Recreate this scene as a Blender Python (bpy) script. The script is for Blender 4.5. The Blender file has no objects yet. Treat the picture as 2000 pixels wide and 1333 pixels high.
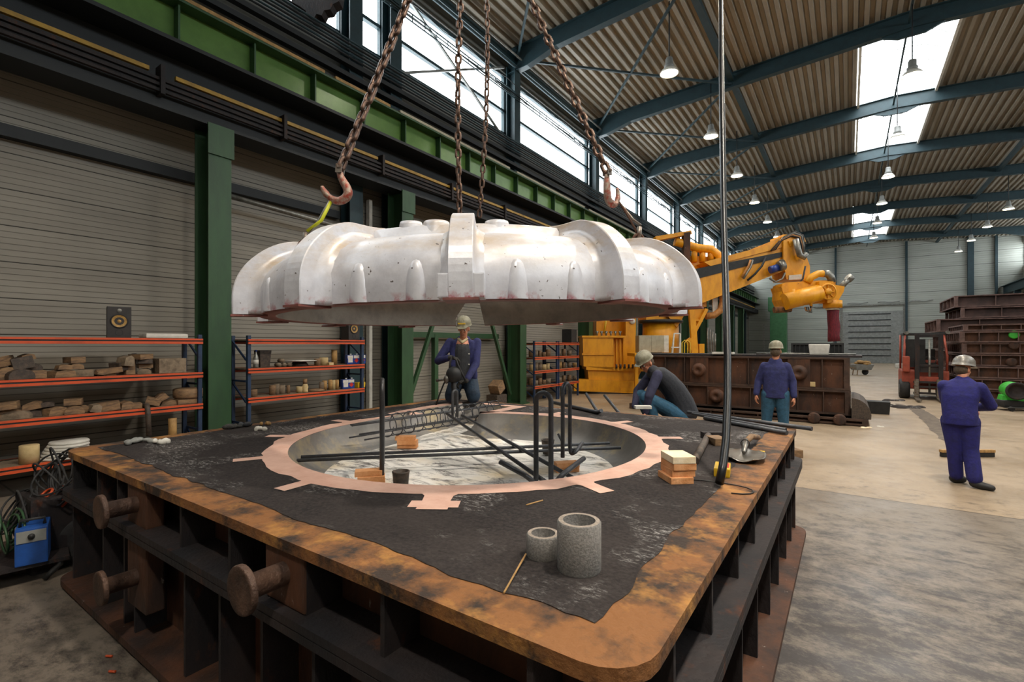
import bpy, bmesh, math, random
from mathutils import Vector, Matrix, Quaternion, noise as mnoise
random.seed(7)
PI = math.pi
SC = bpy.context.scene
COL = SC.collection

# ------------------------------------------------------------------ camera, world, exposure
FPX, TH, EYE, HY = 950.0, 0.605, 1.9, 674.0
cd = bpy.data.cameras.new('camera')
cam = bpy.data.objects.new('camera', cd)
COL.objects.link(cam)
cam.location = (0, 0, EYE)
cam.rotation_euler = (PI/2, 0, TH)
cd.sensor_width = 36.0
cd.lens = FPX/2000*36.0
cd.shift_y = (HY-666.5)/2000.0
cd.clip_start, cd.clip_end = 0.05, 400
SC.camera = cam

W = bpy.data.worlds.new('sky'); SC.world = W; W.use_nodes = True
bgn = W.node_tree.nodes['Background']
bgn.inputs[0].default_value = (0.93, 0.965, 1.0, 1)
bgn.inputs[1].default_value = 8.5
SC.view_settings.view_transform = 'Standard'
SC.view_settings.look = 'None'
SC.view_settings.gamma = 1
SC.view_settings.exposure = 0.35
SC.view_settings.use_curve_mapping = False
SC.cycles.max_bounces = 7
SC.cycles.diffuse_bounces = 4
SC.cycles.glossy_bounces = 3
SC.cycles.transparent_max_bounces = 8
SC.cycles.sample_clamp_indirect = 4.0
SC.cycles.caustics_reflective = False
SC.cycles.caustics_refractive = False
SC.cycles.use_denoising = True

def portal(loc, rot, sx, sy):
    l = bpy.data.lights.new('daylight_portal', 'AREA'); l.shape = 'RECTANGLE'
    l.size, l.size_y = sx, sy
    l.cycles.is_portal = True
    o = bpy.data.objects.new('daylight_portal', l); COL.objects.link(o)
    o.location = loc; o.rotation_euler = rot
X0, X1, Y0, Y1 = -9.7, 13.2, -7.0, 63.5            # inside faces of the hall
portal((X0-.1, 27, 10.2), (0, -PI/2, 0), 2.1, 60)
portal((X1+.1, 27, 10.2), (0, PI/2, 0), 2.1, 60)
portal((1.68, 27, 13.2), (0, 0, 0), 2.7, 12)

# ------------------------------------------------------------------ pixel to place
CF = Vector((-math.sin(TH), math.cos(TH), 0)); CR = Vector((math.cos(TH), math.sin(TH), 0)); CO = Vector((0, 0, EYE))
def ray(px, py): return CF + CR*((px-1000)/FPX) + Vector((0, 0, (HY-py)/FPX))
def onz(px, py, z): d = ray(px, py); return CO + d*((z-EYE)/d.z)
def onx(px, py, x): d = ray(px, py); return CO + d*(x/d.x)
def ony(px, py, y): d = ray(px, py); return CO + d*(y/d.y)
def atZ(px, py, Z): return CO + ray(px, py)*Z

# ------------------------------------------------------------------ materials
def lin(h):
    h = h.lstrip('#')
    v = [int(h[i:i+2], 16)/255 for i in (0, 2, 4)]
    return tuple(c/12.92 if c <= .04045 else ((c+.055)/1.055)**2.4 for c in v) + (1,)
def nd(nt, t, **kw):
    n = nt.nodes.new(t)
    for k, v in kw.items(): setattr(n, k, v)
    return n
def base(name):
    m = bpy.data.materials.new(name); m.use_nodes = True
    nt = m.node_tree; b = nt.nodes['Principled BSDF']
    return m, nt, b
def coords(nt, scale=(1, 1, 1), kind='Object'):
    tc = nd(nt, 'ShaderNodeTexCoord'); mp = nd(nt, 'ShaderNodeMapping')
    mp.inputs['Scale'].default_value = scale
    nt.links.new(tc.outputs[kind], mp.inputs['Vector']); return mp.outputs[0]
def noise(nt, vec, scale, detail=4, rough=.6, dist=0):
    n = nd(nt, 'ShaderNodeTexNoise'); n.inputs['Scale'].default_value = scale
    n.inputs['Detail'].default_value = detail; n.inputs['Roughness'].default_value = rough
    n.inputs['Distortion'].default_value = dist
    nt.links.new(vec, n.inputs['Vector']); return n.outputs['Fac']
def ramp(nt, fac, a, b, ca=(0, 0, 0, 1), cb=(1, 1, 1, 1)):
    r = nd(nt, 'ShaderNodeValToRGB'); e = r.color_ramp.elements
    e[0].position, e[0].color, e[1].position, e[1].color = a, ca, b, cb
    nt.links.new(fac, r.inputs[0]); return r.outputs[0]
def mixc(nt, fac, a, b, mode='MIX'):
    m = nd(nt, 'ShaderNodeMix', data_type='RGBA', blend_type=mode)
    if isinstance(fac, (int, float)): m.inputs[0].default_value = fac
    else: nt.links.new(fac, m.inputs[0])
    for s, v in ((6, a), (7, b)):
        if isinstance(v, tuple): m.inputs[s].default_value = v
        else: nt.links.new(v, m.inputs[s])
    return m.outputs[2]
def bump(nt, b, h, s=.3, d=.02):
    n = nd(nt, 'ShaderNodeBump'); n.inputs['Strength'].default_value = s; n.inputs['Distance'].default_value = d
    nt.links.new(h, n.inputs['Height']); nt.links.new(n.outputs[0], b.inputs['Normal'])
def mat(name, c, c2=None, scale=6, lo=.4, hi=.62, rough=.6, metal=0, bmp=0, bs=None, stretch=(1, 1, 1), c3=None, s3=20, lo3=.6, hi3=.68, coord='Object', spec=.5):
    m, nt, b = base(name)
    v = coords(nt, stretch, coord)
    col = lin(c)
    if c2:
        f = ramp(nt, noise(nt, v, scale, 6, .65), lo, hi); col = mixc(nt, f, lin(c), lin(c2))
    if c3:
        f = ramp(nt, noise(nt, v, s3, 5, .7), lo3, hi3); col = mixc(nt, f, col, lin(c3))
    if isinstance(col, tuple): b.inputs['Base Color'].default_value = col
    else: nt.links.new(col, b.inputs['Base Color'])
    b.inputs['Roughness'].default_value = rough; b.inputs['Metallic'].default_value = metal
    b.inputs['Specular IOR Level'].default_value = spec
    if bmp: bump(nt, b, noise(nt, v, bs or scale*4, 5, .6), bmp)
    return m
M = {}
M['rust'] = mat('rusted_plate', '#84572f', '#33271f', 5, .42, .6, .75, .15, .5, 30, (1, 1, 1), '#b5813f', 3.2, .52, .70)
M['rustdark'] = mat('dark_rusted_steel', '#2c2423', '#19171a', 3, .4, .62, .7, .2, .4, 30, (1, 1, .5), '#4b2a18', 7, .58, .7)
M['rustbrown'] = mat('brown_rusted_steel', '#573521', '#2a1d18', 3, .4, .65, .7, .1, .4, 24, (1, 1, .35), '#9a9088', 16, .66, .72)
M['sand'] = None
M['iron'] = mat('black_iron', '#4d4f54', '#3c3c3f', 14, .4, .7, .42, .35, .2, 60, (1, 1, 1), '#4a3424', 9, .62, .72)
M['ironlight'] = mat('worn_steel', '#7f7a72', '#5c4030', 20, .45, .65, .42, .7, .2)
M['chain'] = mat('worn_brown_chain_steel', '#6b5447', '#3a2b25', 24, .4, .65, .38, .75, .2)
M['hookred'] = mat('worn_red_hook_steel', '#94887a', '#8a3a2a', 30, .4, .6, .45, .5, .3)
M['yellowrust'] = mat('amber_painted_steel', '#e09a12', '#c47f10', 4, .45, .7, .45, 0, .05, 40, (1, 1, .4), '#7a4a1c', 9, .68, .75)
M['grey'] = mat('grey_painted_metal', '#8b8c88', '#7a7b78', 5, .4, .6, .5)
M['white'] = mat('off_white_paint', '#d9d6cc', '#bdb8ac', 6, .45, .7, .6)
M['beige'] = mat('beige_cabinet_paint', '#a9a28c', '#958e7a', 6, .4, .7, .55)
M['black'] = mat('matte_black', '#151617', '#222222', 10, .4, .6, .6)
M['rubber'] = mat('black_rubber', '#1b1b1d', '#2c2b2b', 12, .4, .6, .75, 0, .2)
M['hose'] = mat('glossy_black_hose', '#0d0f12', '#17191c', 8, .4, .6, .33)
M['teal'] = mat('dark_teal_painted_steel', '#22393f', '#1b2d33', 4, .4, .7, .5, .1)
M['darkgreen'] = mat('dark_green_painted_steel', '#2f4f30', '#253f28', 4, .4, .7, .5, .1, 0, None, (1, 1, .3), '#8a8f78', 30, .76, .8)
M['green'] = mat('green_painted_steel', '#5c7f3e', '#4f7036', 3, .4, .7, .3, .1, .05)
M['darkbeam'] = mat('blackish_blue_steel', '#0d1215', '#14191c', 5, .4, .7, .6)
M['yellowrail'] = mat('yellow_conductor_rail', '#a8821c', '#7a5c14', 4, .4, .7, .5)
M['orange'] = mat('orange_shelf_beam', '#c44e26', '#9c3f20', 3, .5, .75, .45)
M['blue'] = mat('blue_rack_post', '#1f3350', '#182238', 6, .4, .7, .5)
M['board'] = mat('chipboard', '#857460', '#5f5242', 12, .4, .65, .8)
M['wood'] = mat('brown_dirty_wood', '#8a6c4c', '#5a4636', 8, .4, .65, .75, 0, .3, 30, (1, 1, 4))
M['woodlight'] = mat('pale_wood', '#b08a54', '#8d6d42', 8, .4, .65, .7, 0, .2, 30, (4, 1, 1))
M['cream'] = mat('cream_ceramic', '#c4ad80', '#a8905f', 6, .4, .7, .7)
M['whitecer'] = mat('white_board', '#cfccc4', '#b5b2aa', 6, .4, .7, .7)
M['brick'] = mat('orange_fire_brick', '#e0a472', '#cc8a54', 10, .4, .65, .85, 0, .35, 60)
M['brickpale'] = mat('pale_fire_brick', '#f0e0c2', '#e4cfa8', 9, .4, .65, .85, 0, .2, 60)
M['ceramic'] = mat('speckled_grey_ceramic', '#85827e', '#6c6a67', 120, .4, .6, .85, 0, .3, 120)
M['ceramicrim'] = mat('tan_ceramic_rim', '#9a8e82', '#80766c', 60, .4, .6, .85, 0, .2, 90)
M['graphite'] = mat('dark_brown_crucible', '#3a332e', '#57493e', 20, .4, .65, .6, .2, .2)
M['steel'] = mat('smooth_grey_steel', '#8d8a85', '#6f6a62', 9, .4, .65, .3, .85)
M['yellowlime'] = mat('yellow_green_sleeve', '#b5b81c', '#9a9c18', 10, .5, .7, .5)
M['yellow'] = mat('yellow_plastic', '#d6b02a', '#b8921f', 10, .5, .7, .4)
M['canblue'] = mat('blue_can', '#23408f', '#1c3476', 4, .4, .6, .35)
M['red'] = mat('red_paint', '#c22a20', '#a0241c', 6, .4, .7, .45)
M['forkred'] = mat('dull_red_truck_paint', '#9a4430', '#7d3526', 5, .4, .65, .55)
M['maroon'] = mat('maroon_fabric', '#6f1f2c', '#531722', 8, .4, .6, .85, 0, .3, 20, (3, 3, 1))
M['limegreen'] = mat('bright_green_paint', '#3fae3c', '#359a34', 5, .4, .6, .4)
M['galv'] = mat('galvanised_pipe', '#8a8a84', '#6f6c66', 9, .4, .6, .4, .6)
M['tan'] = mat('tan_hose', '#b87c3c', '#96622f', 12, .4, .6, .6)
M['skin'] = mat('skin', '#c68a6a', '#b57458', 14, .4, .65, .55)
M['navy'] = mat('navy_work_cloth', '#262a5c', '#1c2048', 16, .4, .65, .85, 0, .35, 26)
M['royal'] = mat('royal_blue_work_cloth', '#1c1c66', '#161650', 16, .4, .65, .85, 0, .35, 26)
M['denim'] = mat('teal_blue_denim', '#2a5570', '#204458', 18, .4, .65, .85, 0, .3, 30)
M['denimdark'] = mat('dark_blue_denim', '#1b3044', '#152434', 18, .4, .65, .85, 0, .3, 30)
M['vest'] = mat('dark_grey_quilted_cloth', '#292c33', '#20222a', 18, .4, .65, .8, 0, .3, 30)
M['shirt'] = mat('charcoal_jumper', '#34363a', '#282a2e', 18, .4, .65, .85, 0, .2, 40)
M['collar'] = mat('cream_cloth', '#b9a888', '#a09070', 18, .4, .65, .85)
M['glove'] = mat('dark_grey_glove', '#3a3936', '#2a2927', 18, .4, .65, .9, 0, .3, 40)
M['helmet'] = mat('dusty_olive_helmet', '#8a8672', '#6d6853', 14, .4, .65, .5)
M['helmetsilver'] = mat('scuffed_silver_helmet', '#85827c', '#6c6862', 14, .4, .65, .38, .3)
M['hair'] = mat('grey_brown_hair', '#5a4a3c', '#443829', 40, .4, .6, .8)
M['glass'] = None

# clear pane: daylight passes straight through, with a faint reflection
m, nt, b = base('window_pane'); nt.nodes.remove(b)
tr = nd(nt, 'ShaderNodeBsdfTransparent'); tr.inputs[0].default_value = (.95, .97, .97, 1)
gl = nd(nt, 'ShaderNodeBsdfGlossy'); gl.inputs['Roughness'].default_value = .08
mx = nd(nt, 'ShaderNodeMixShader'); mx.inputs[0].default_value = .07
nt.links.new(tr.outputs[0], mx.inputs[1]); nt.links.new(gl.outputs[0], mx.inputs[2])
nt.links.new(mx.outputs[0], nt.nodes['Material Output'].inputs[0]); M['glass'] = m

def emis(name, c, s):
    m, nt, b = base(name)
    b.inputs['Base Color'].default_value = lin(c)
    b.inputs['Emission Color'].default_value = lin(c); b.inputs['Emission Strength'].default_value = s
    return m
M['lamp'] = emis('lit_lamp_glass', '#fff1cf', 14)

# black moulding sand with pale scuffs
m, nt, b = base('black_moulding_sand'); v = coords(nt)
c = mixc(nt, ramp(nt, noise(nt, v, 2.2, 6, .7), .35, .68), lin('#1d1a1b'), lin('#332d2b'))
c = mixc(nt, ramp(nt, noise(nt, v, 60, 2, .6), .35, .75), c, lin('#3d3735'), 'MIX')
sc_ = nd(nt, 'ShaderNodeMath', operation='MULTIPLY')
nt.links.new(ramp(nt, noise(nt, v, 1.7, 3, .6), .50, .62), sc_.inputs[0]); nt.links.new(ramp(nt, noise(nt, coords(nt, (1, 2.2, 1)), 22, 8, .85, .4), .52, .60), sc_.inputs[1])
c = mixc(nt, sc_.outputs[0], c, lin('#a8a5a2'))
nt.links.new(c, b.inputs['Base Color']); b.inputs['Roughness'].default_value = .88; b.inputs['Specular IOR Level'].default_value = .25
bump(nt, b, noise(nt, v, 26, 8, .7), .55, .03); M['sand'] = m

# aluminium paint on the pattern: silver, warm stains near the top
def patt(name, warm):
    m, nt, b = base(name); v = coords(nt)
    c = mixc(nt, ramp(nt, noise(nt, v, 3, 6, .7), .35, .7), lin('#dadce4'), lin('#b2b3bc'))
    tc = nd(nt, 'ShaderNodeTexCoord'); sp = nd(nt, 'ShaderNodeSeparateXYZ')
    nt.links.new(tc.outputs['Object'], sp.inputs[0])
    w = ramp(nt, noise(nt, coords(nt, (1, 1, 2.5)), 2.2, 6, .7), .42, .66)
    mr = nd(nt, 'ShaderNodeMapRange'); mr.inputs[1].default_value = .12; mr.inputs[2].default_value = .34
    nt.links.new(sp.outputs[2], mr.inputs[0])
    mm = nd(nt, 'ShaderNodeMath', operation='MULTIPLY'); nt.links.new(w, mm.inputs[0]); nt.links.new(mr.outputs[0], mm.inputs[1])
    ms = nd(nt, 'ShaderNodeMath', operation='MULTIPLY'); nt.links.new(mm.outputs[0], ms.inputs[0]); ms.inputs[1].default_value = warm
    c = mixc(nt, ms.outputs[0], c, lin('#b39668'))
    # dark specks
    c = mixc(nt, ramp(nt, noise(nt, v, 34, 3, .5), .70, .73), c, lin('#57504e'))
    # red primer creeping up from the bottom edge
    m2 = nd(nt, 'ShaderNodeMapRange'); m2.inputs[1].default_value = .05; m2.inputs[2].default_value = -.005
    nt.links.new(sp.outputs[2], m2.inputs[0])
    r2 = nd(nt, 'ShaderNodeMath', operation='MULTIPLY'); nt.links.new(m2.outputs[0], r2.inputs[0])
    nt.links.new(ramp(nt, noise(nt, v, 9, 5, .7), .5, .62), r2.inputs[1])
    c = mixc(nt, r2.outputs[0], c, lin('#a8505c'))
    nt.links.new(c, b.inputs['Base Color'])
    b.inputs['Metallic'].default_value = .15; b.inputs['Roughness'].default_value = .37
    bump(nt, b, noise(nt, v, 7, 5, .6), .10, .03)
    return m
M['silver'] = patt('silver_painted_pattern', .6)
M['silverrib'] = patt('silver_painted_rib', .7)
M['primer'] = mat('red_primer_edge', '#84504a', '#6a3f3b', 7, .4, .65, .55, .1, 0, None, (1, 1, 1), '#c9c5c4', 16, .7, .76)
M['silverin'] = mat('bare_inner_pattern_face', '#8f867b', '#776e66', 5, .4, .65, .5, .2, .1, 20, (1, 1, 1), '#7a3434', 12, .68, .73)

# pit: silver walls, white coated floor with black brushed smears, pink rim
m, nt, b = base('pit_coating_white'); v = coords(nt)
f = ramp(nt, noise(nt, coords(nt, (.8, 2.2, 1)), 3.4, 9, .8, .5), .50, .62)
c = mixc(nt, f, lin('#f2eee8'), lin('#4f4947'))
c = mixc(nt, ramp(nt, noise(nt, v, 1.3, 3, .6), .5, .7), c, lin('#d8c8a8'), 'MULTIPLY')
nt.links.new(c, b.inputs['Base Color']); b.inputs['Roughness'].default_value = .6; M['pitfloor'] = m
M['pitwall'] = mat('pit_wall_coating', '#8a8783', '#6e6966', 2.2, .35, .7, .42, .35, .12, 8, (1, 1, 1), '#b9a67e', 1.6, .52, .7)
M['pink'] = mat('pink_parting_paint', '#d6b09f', '#c59a88', 7, .35, .68, .7, 0, .1, 30, (1, 1, 1), '#7c5a52', 30, .7, .76)

# concrete floor with black foundry dust and joints
m, nt, b = base('foundry_concrete'); v = coords(nt)
c = mixc(nt, ramp(nt, noise(nt, v, .5, 6, .65), .35, .68), lin('#a08d76'), lin('#85745f'))
c = mixc(nt, ramp(nt, noise(nt, v, 4.5, 9, .75), .52, .78), c, lin('#75685a'))
c = mixc(nt, ramp(nt, noise(nt, coords(nt, (1, .25, 1)), 2.2, 7, .7), .62, .76), c, lin('#5f5347'))
s7 = nd(nt, 'ShaderNodeSeparateXYZ'); t7 = nd(nt, 'ShaderNodeTexCoord'); nt.links.new(t7.outputs['Object'], s7.inputs[0])
g7 = nd(nt, 'ShaderNodeMath', operation='LESS_THAN'); nt.links.new(s7.outputs[1], g7.inputs[0]); g7.inputs[1].default_value = 7.5
c = mixc(nt, g7.outputs[0], c, mixc(nt, .7, c, lin('#655f59')))
# dust thickens towards the moulding box at the origin side (real dirt on the floor)
tc = nd(nt, 'ShaderNodeTexCoord'); vm = nd(nt, 'ShaderNodeVectorMath', operation='DISTANCE'); vm.inputs[1].default_value = (0.2, 1.6, 0)
nt.links.new(tc.outputs['Object'], vm.inputs[0])
mr = nd(nt, 'ShaderNodeMapRange'); mr.inputs[1].default_value = 8.5; mr.inputs[2].default_value = 1.5
nt.links.new(vm.outputs['Value'], mr.inputs[0])
dn = noise(nt, coords(nt, (1, 1.5, 1)), 3.6, 12, .82, .15)
ad = nd(nt, 'ShaderNodeMath', operation='MULTIPLY_ADD'); nt.links.new(mr.outputs[0], ad.inputs[0]); ad.inputs[1].default_value = .27; nt.links.new(dn, ad.inputs[2])
c = mixc(nt, ramp(nt, ad.outputs[0], .61, .78), c, lin('#332d2a'))
br = nd(nt, 'ShaderNodeTexBrick'); br.offset = 0
br.inputs['Scale'].default_value = 1; br.inputs['Brick Width'].default_value = 18; br.inputs['Row Height'].default_value = 6
br.inputs['Mortar Size'].default_value = .012; br.inputs['Color1'].default_value = br.inputs['Color2'].default_value = (1, 1, 1, 1)
br.inputs['Mortar'].default_value = (.25, .25, .25, 1)
mp = nd(nt, 'ShaderNodeMapping'); mp.inputs['Location'].default_value = (2.2, -1.5, 0)
nt.links.new(tc.outputs['Object'], mp.inputs[0]); nt.links.new(mp.outputs[0], br.inputs[0])
c = mixc(nt, 1.0, c, br.outputs[0], 'MULTIPLY')
nt.links.new(c, b.inputs['Base Color'])
nt.links.new(ramp(nt, noise(nt, v, 1.2, 6, .7), .3, .75, (.28, .28, .28, 1), (.62, .62, .62, 1)), b.inputs['Roughness'])
bump(nt, b, noise(nt, v, 12, 8, .7), .12, .02); M['floor'] = m

def clad(name, c1, c2, pitch, axis_z=True):
    """horizontal lining boards: fine dark grooves"""
    m, nt, b = base(name)
    tc = nd(nt, 'ShaderNodeTexCoord'); sp = nd(nt, 'ShaderNodeSeparateXYZ'); nt.links.new(tc.outputs['Object'], sp.inputs[0])
    d = nd(nt, 'ShaderNodeMath', operation='MULTIPLY'); nt.links.new(sp.outputs[2], d.inputs[0]); d.inputs[1].default_value = 1/pitch
    fr = nd(nt, 'ShaderNodeMath', operation='FRACT'); nt.links.new(d.outputs[0], fr.inputs[0])
    g = ramp(nt, fr.outputs[0], .05, .13)
    col = mixc(nt, ramp(nt, noise(nt, coords(nt, (.3, .3, 2)), 1.4, 5, .6), .35, .7), lin(c1), lin(c2))
    col = mixc(nt, g, mixc(nt, .45, col, lin('#26251f')), col)
    d2 = nd(nt, 'ShaderNodeMath', operation='MULTIPLY'); nt.links.new(sp.outputs[2], d2.inputs[0]); d2.inputs[1].default_value = 1/(pitch*6)
    f2 = nd(nt, 'ShaderNodeMath', operation='FRACT'); nt.links.new(d2.outputs[0], f2.inputs[0])
    col = mixc(nt, ramp(nt, f2.outputs[0], .012, .04), lin('#1e1d1a'), col)
    nt.links.new(col, b.inputs['Base Color']); b.inputs['Roughness'].default_value = .6
    bump(nt, b, g, .6, .01)
    return m
M['clad'] = clad('lining_boards', '#8f897e', '#7d776d', .085)
M['cladfar'] = clad('far_wall_panels', '#a9aba2', '#9a9d94', .2)
M['panel'] = clad('plain_wall_panels', '#6d6c66', '#5f5e58', .5)
M['roof'] = mat('ribbed_roof_sheet', '#a39a8b', '#8d8577', 1.2, .35, .7, .5, .2, 0, None, (3, .4, 1))

# ------------------------------------------------------------------ mesh builder
class B:
    def __init__(s): s.bm = bmesh.new()
    def box(s, c, d, rot=None, bev=0, taper=None):
        c = Vector(c); r = Matrix.Identity(3) if rot is None else (rot if isinstance(rot, Matrix) else Matrix.Rotation(rot, 3, 'Z'))
        vs = []
        for z in (-.5, .5):
            t = 1 if (taper is None or z < 0) else taper
            for x, y in ((-.5, -.5), (.5, -.5), (.5, .5), (-.5, .5)):
                vs.append(s.bm.verts.new(c + r @ Vector((x*d[0]*t, y*d[1]*t, z*d[2]))))
        fs = [s.bm.faces.new([vs[i] for i in q]) for q in ((3, 2, 1, 0), (4, 5, 6, 7), (0, 1, 5, 4), (1, 2, 6, 5), (2, 3, 7, 6), (3, 0, 4, 7))]
        if bev:
            es = list({e for f in fs for e in f.edges})
            bmesh.ops.bevel(s.bm, geom=es, offset=bev, segments=2, profile=.7, affect='EDGES')
        return s
    def b2(s, lo, hi, bev=0):
        lo, hi = Vector(lo), Vector(hi)
        return s.box((lo+hi)/2, hi-lo, None, bev)
    def tube(s, pts, r, n=10, closed=False, cap=True):
        pts = [Vector(p) for p in pts]; m = len(pts)
        rs = r if isinstance(r, (list, tuple)) else [r]*m
        tang = []
        for i in range(m):
            a = pts[i-1] if (i or closed) else pts[i]; b_ = pts[(i+1) % m] if (i < m-1 or closed) else pts[i]
            t = b_-a; tang.append(t.normalized() if t.length > 1e-9 else Vector((0, 0, 1)))
        up = Vector((0, 0, 1)) if abs(tang[0].z) < .9 else Vector((1, 0, 0))
        u = tang[0].cross(up).normalized(); rings = []
        for i in range(m):
            t = tang[i]; u = (u - t*u.dot(t)).normalized(); w = t.cross(u)
            rings.append([s.bm.verts.new(pts[i] + (u*math.cos(2*PI*k/n) + w*math.sin(2*PI*k/n))*rs[i]) for k in range(n)])
        for i in range(m if closed else m-1):
            a, b_ = rings[i], rings[(i+1) % m]
            for k in range(n):
                f = s.bm.faces.new((a[k], a[(k+1) % n], b_[(k+1) % n], b_[k])); f.smooth = True
        if cap and not closed:
            s.bm.faces.new(rings[0][::-1]); s.bm.faces.new(rings[-1])
        return s
    def cyl(s, a, b_, r, r2=None, n=16): return s.tube([a, b_], [r, r if r2 is None else r2], n)
    def lathe(s, prof, c=(0, 0, 0), n=24, axis=None, a0=0, a1=2*PI, closedprof=False, smooth=True):
        """prof: (r, z) list turned about z (or axis quaternion) at c"""
        c = Vector(c); full = abs(a1-a0-2*PI) < 1e-6
        k = n if full else n+1; cols = []
        for i in range(k):
            a = a0+(a1-a0)*i/n; col = []
            for r, z in prof:
                v = Vector((r*math.cos(a), r*math.sin(a), z))
                if axis: v = axis @ v
                col.append(s.bm.verts.new(c+v))
            cols.append(col)
        m = len(prof)
        for i in range(n):
            A, Bc = cols[i], cols[(i+1) % k]
            for j in range(m if closedprof else m-1):
                q = [A[j], Bc[j], Bc[(j+1) % m], A[(j+1) % m]]
                try:
                    f = s.bm.faces.new(q); f.smooth = smooth
                except ValueError: pass
        if closedprof and not full:
            s.bm.faces.new(cols[0]); s.bm.faces.new(cols[-1][::-1])
        return s
    def prism(s, poly, vec, flip=False):
        """polygon (3D points) swept by vec"""
        vec = Vector(vec); a = [s.bm.verts.new(Vector(p)) for p in poly]; b_ = [s.bm.verts.new(Vector(p)+vec) for p in poly]
        n = len(a)
        s.bm.faces.new(a[::-1]); s.bm.faces.new(b_)
        for i in range(n): s.bm.faces.new((a[i], a[(i+1) % n], b_[(i+1) % n], b_[i]))
        return s
    def ell(s, c, rad, rot=None, n=12, m=8):
        mt = Matrix.Translation(Vector(c)) @ ((rot.to_4x4() if rot is not None else Matrix.Identity(4)) @ Matrix.Diagonal((*rad, 1)))
        r = bmesh.ops.create_uvsphere(s.bm, u_segments=n, v_segments=m, radius=1, matrix=mt)
        for v in r['verts']:
            for f in v.link_faces: f.smooth = True
        return s
    def cone(s, a, b_, ra, rb, n=12):
        """capsule with two radii"""
        a, b_ = Vector(a), Vector(b_)
        s.tube([a, b_], [ra, rb], n); s.ell(a, (ra,)*3, None, n, 8); s.ell(b_, (rb,)*3, None, n, 8)
        return s
    def ibeam(s, a, b_, h, w, tf=.02, tw=.012, up=(0, 0, 1)):
        """I section from a to b, depth h along up, flange width w"""
        a, b_ = Vector(a), Vector(b_); t = (b_-a); L = t.length; t.normalize()
        up = Vector(up); up = (up - t*up.dot(t)).normalized(); sd = t.cross(up)
        rot = Matrix((t, sd, up)).transposed(); c = (a+b_)/2
        s.box(c+up*(h/2-tf/2), (L, w, tf), rot); s.box(c-up*(h/2-tf/2), (L, w, tf), rot); s.box(c, (L, tw, h-2*tf), rot)
        return s
    def bar(s, a, b_, w, h, up=(0, 0, 1), bev=0):
        a, b_ = Vector(a), Vector(b_); t = (b_-a); L = t.length; t.normalize()
        up = Vector(up)
        if abs(t.dot(up)) > .98: up = Vector((1, 0, 0))
        up = (up - t*up.dot(t)).normalized(); sd = t.cross(up)
        return s.box((a+b_)/2, (L, w, h), Matrix((t, sd, up)).transposed(), bev)
    def obj(s, name, m, parent=None, loc=None, rot=None):
        bmesh.ops.recalc_face_normals(s.bm, faces=s.bm.faces)
        me = bpy.data.meshes.new(name); s.bm.to_mesh(me); s.bm.free()
        o = bpy.data.objects.new(name, me); COL.objects.link(o)
        for q in (m if isinstance(m, (list, tuple)) else [m]): me.materials.append(M[q] if isinstance(q, str) else q)
        if parent: o.parent = parent
        if loc is not None: o.location = loc
        if rot is not None: o.rotation_euler = rot if isinstance(rot, (tuple, list)) else (0, 0, rot)
        return o
def tag(o, label, cat, group=None, kind=None):
    if label: o['label'] = label
    if cat: o['category'] = cat
    if group: o['group'] = group
    if kind: o['kind'] = kind
    return o
def empty(name, loc, label, cat, group=None, rot=0):
    o = bpy.data.objects.new(name, None); COL.objects.link(o); o.location = loc
    o.rotation_euler = rot if isinstance(rot, (tuple, list)) else (0, 0, rot); o.empty_display_size = .1
    return tag(o, label, cat, group)
def struct(o): o['kind'] = 'structure'; return o
KIDS = {}
def copytree(o, loc=None, rot=None, label=None, scale=None):
    kids = {}
    for q in COL.objects:
        if q.parent: kids.setdefault(q.parent, []).append(q)
    def rec(x, par):
        c = x.copy(); COL.objects.link(c)
        if par: c.parent = par
        for k in kids.get(x, ()): rec(k, c)
        return c
    c = rec(o, None)
    if loc is not None: c.location = loc
    if rot is not None: c.rotation_euler = rot if isinstance(rot, (tuple, list)) else (0, 0, rot)
    if scale is not None: c.scale = scale if isinstance(scale, (tuple, list)) else (scale,)*3
    if label: c['label'] = label
    return c
ORD = ['nearest', 'second', 'third', 'fourth', 'fifth', 'sixth', 'seventh', 'eighth', 'ninth', 'tenth', 'eleventh', 'twelfth']
def smooth(o):
    for p in o.data.polygons: p.use_smooth = True
    return o

# ================================================================== the hall
struct(B().b2((X0-.4, Y0-.6, -.3), (X1+.4, Y1+.4, 0)).obj('floor', 'floor'))
EV, RG, XR = 12.02, 12.65, 1.68          # roof sheet at eave and ridge, ridge x
def rz(x): return RG - (RG-EV)*abs(x-XR)/11.4
SK = ((20.9, 33.2), (46.3, 59.2)); SX = (.36, 3.0)
# left wall: lining below, dark band with clerestory above
struct(B().b2((X0-.25, Y0, 0), (X0, Y1, 6.4)).obj('wall_left', 'clad'))
struct(B().b2((X0-.3, Y0, 6.4), (X0-.02, Y1, 9.15)).b2((X0-.3, Y0, 11.25), (X0-.02, Y1, EV+.1)).obj('wall_left', 'panel'))
struct(B().b2((X1, Y0, 0), (X1+.25, Y1, 9.15)).b2((X1, Y0, 11.25), (X1+.3, Y1, EV+.1)).obj('wall_right', 'clad'))
w = B().b2((X0-.25, Y1, 0), (X1+.25, Y1+.25, 13.2))
struct(w.obj('wall_far', 'cladfar'))
w = B().b2((X0-.25, Y0-.25, 0), (X1+.25, Y0, 13.2))
struct(w.obj('wall_near', 'clad'))

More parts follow.
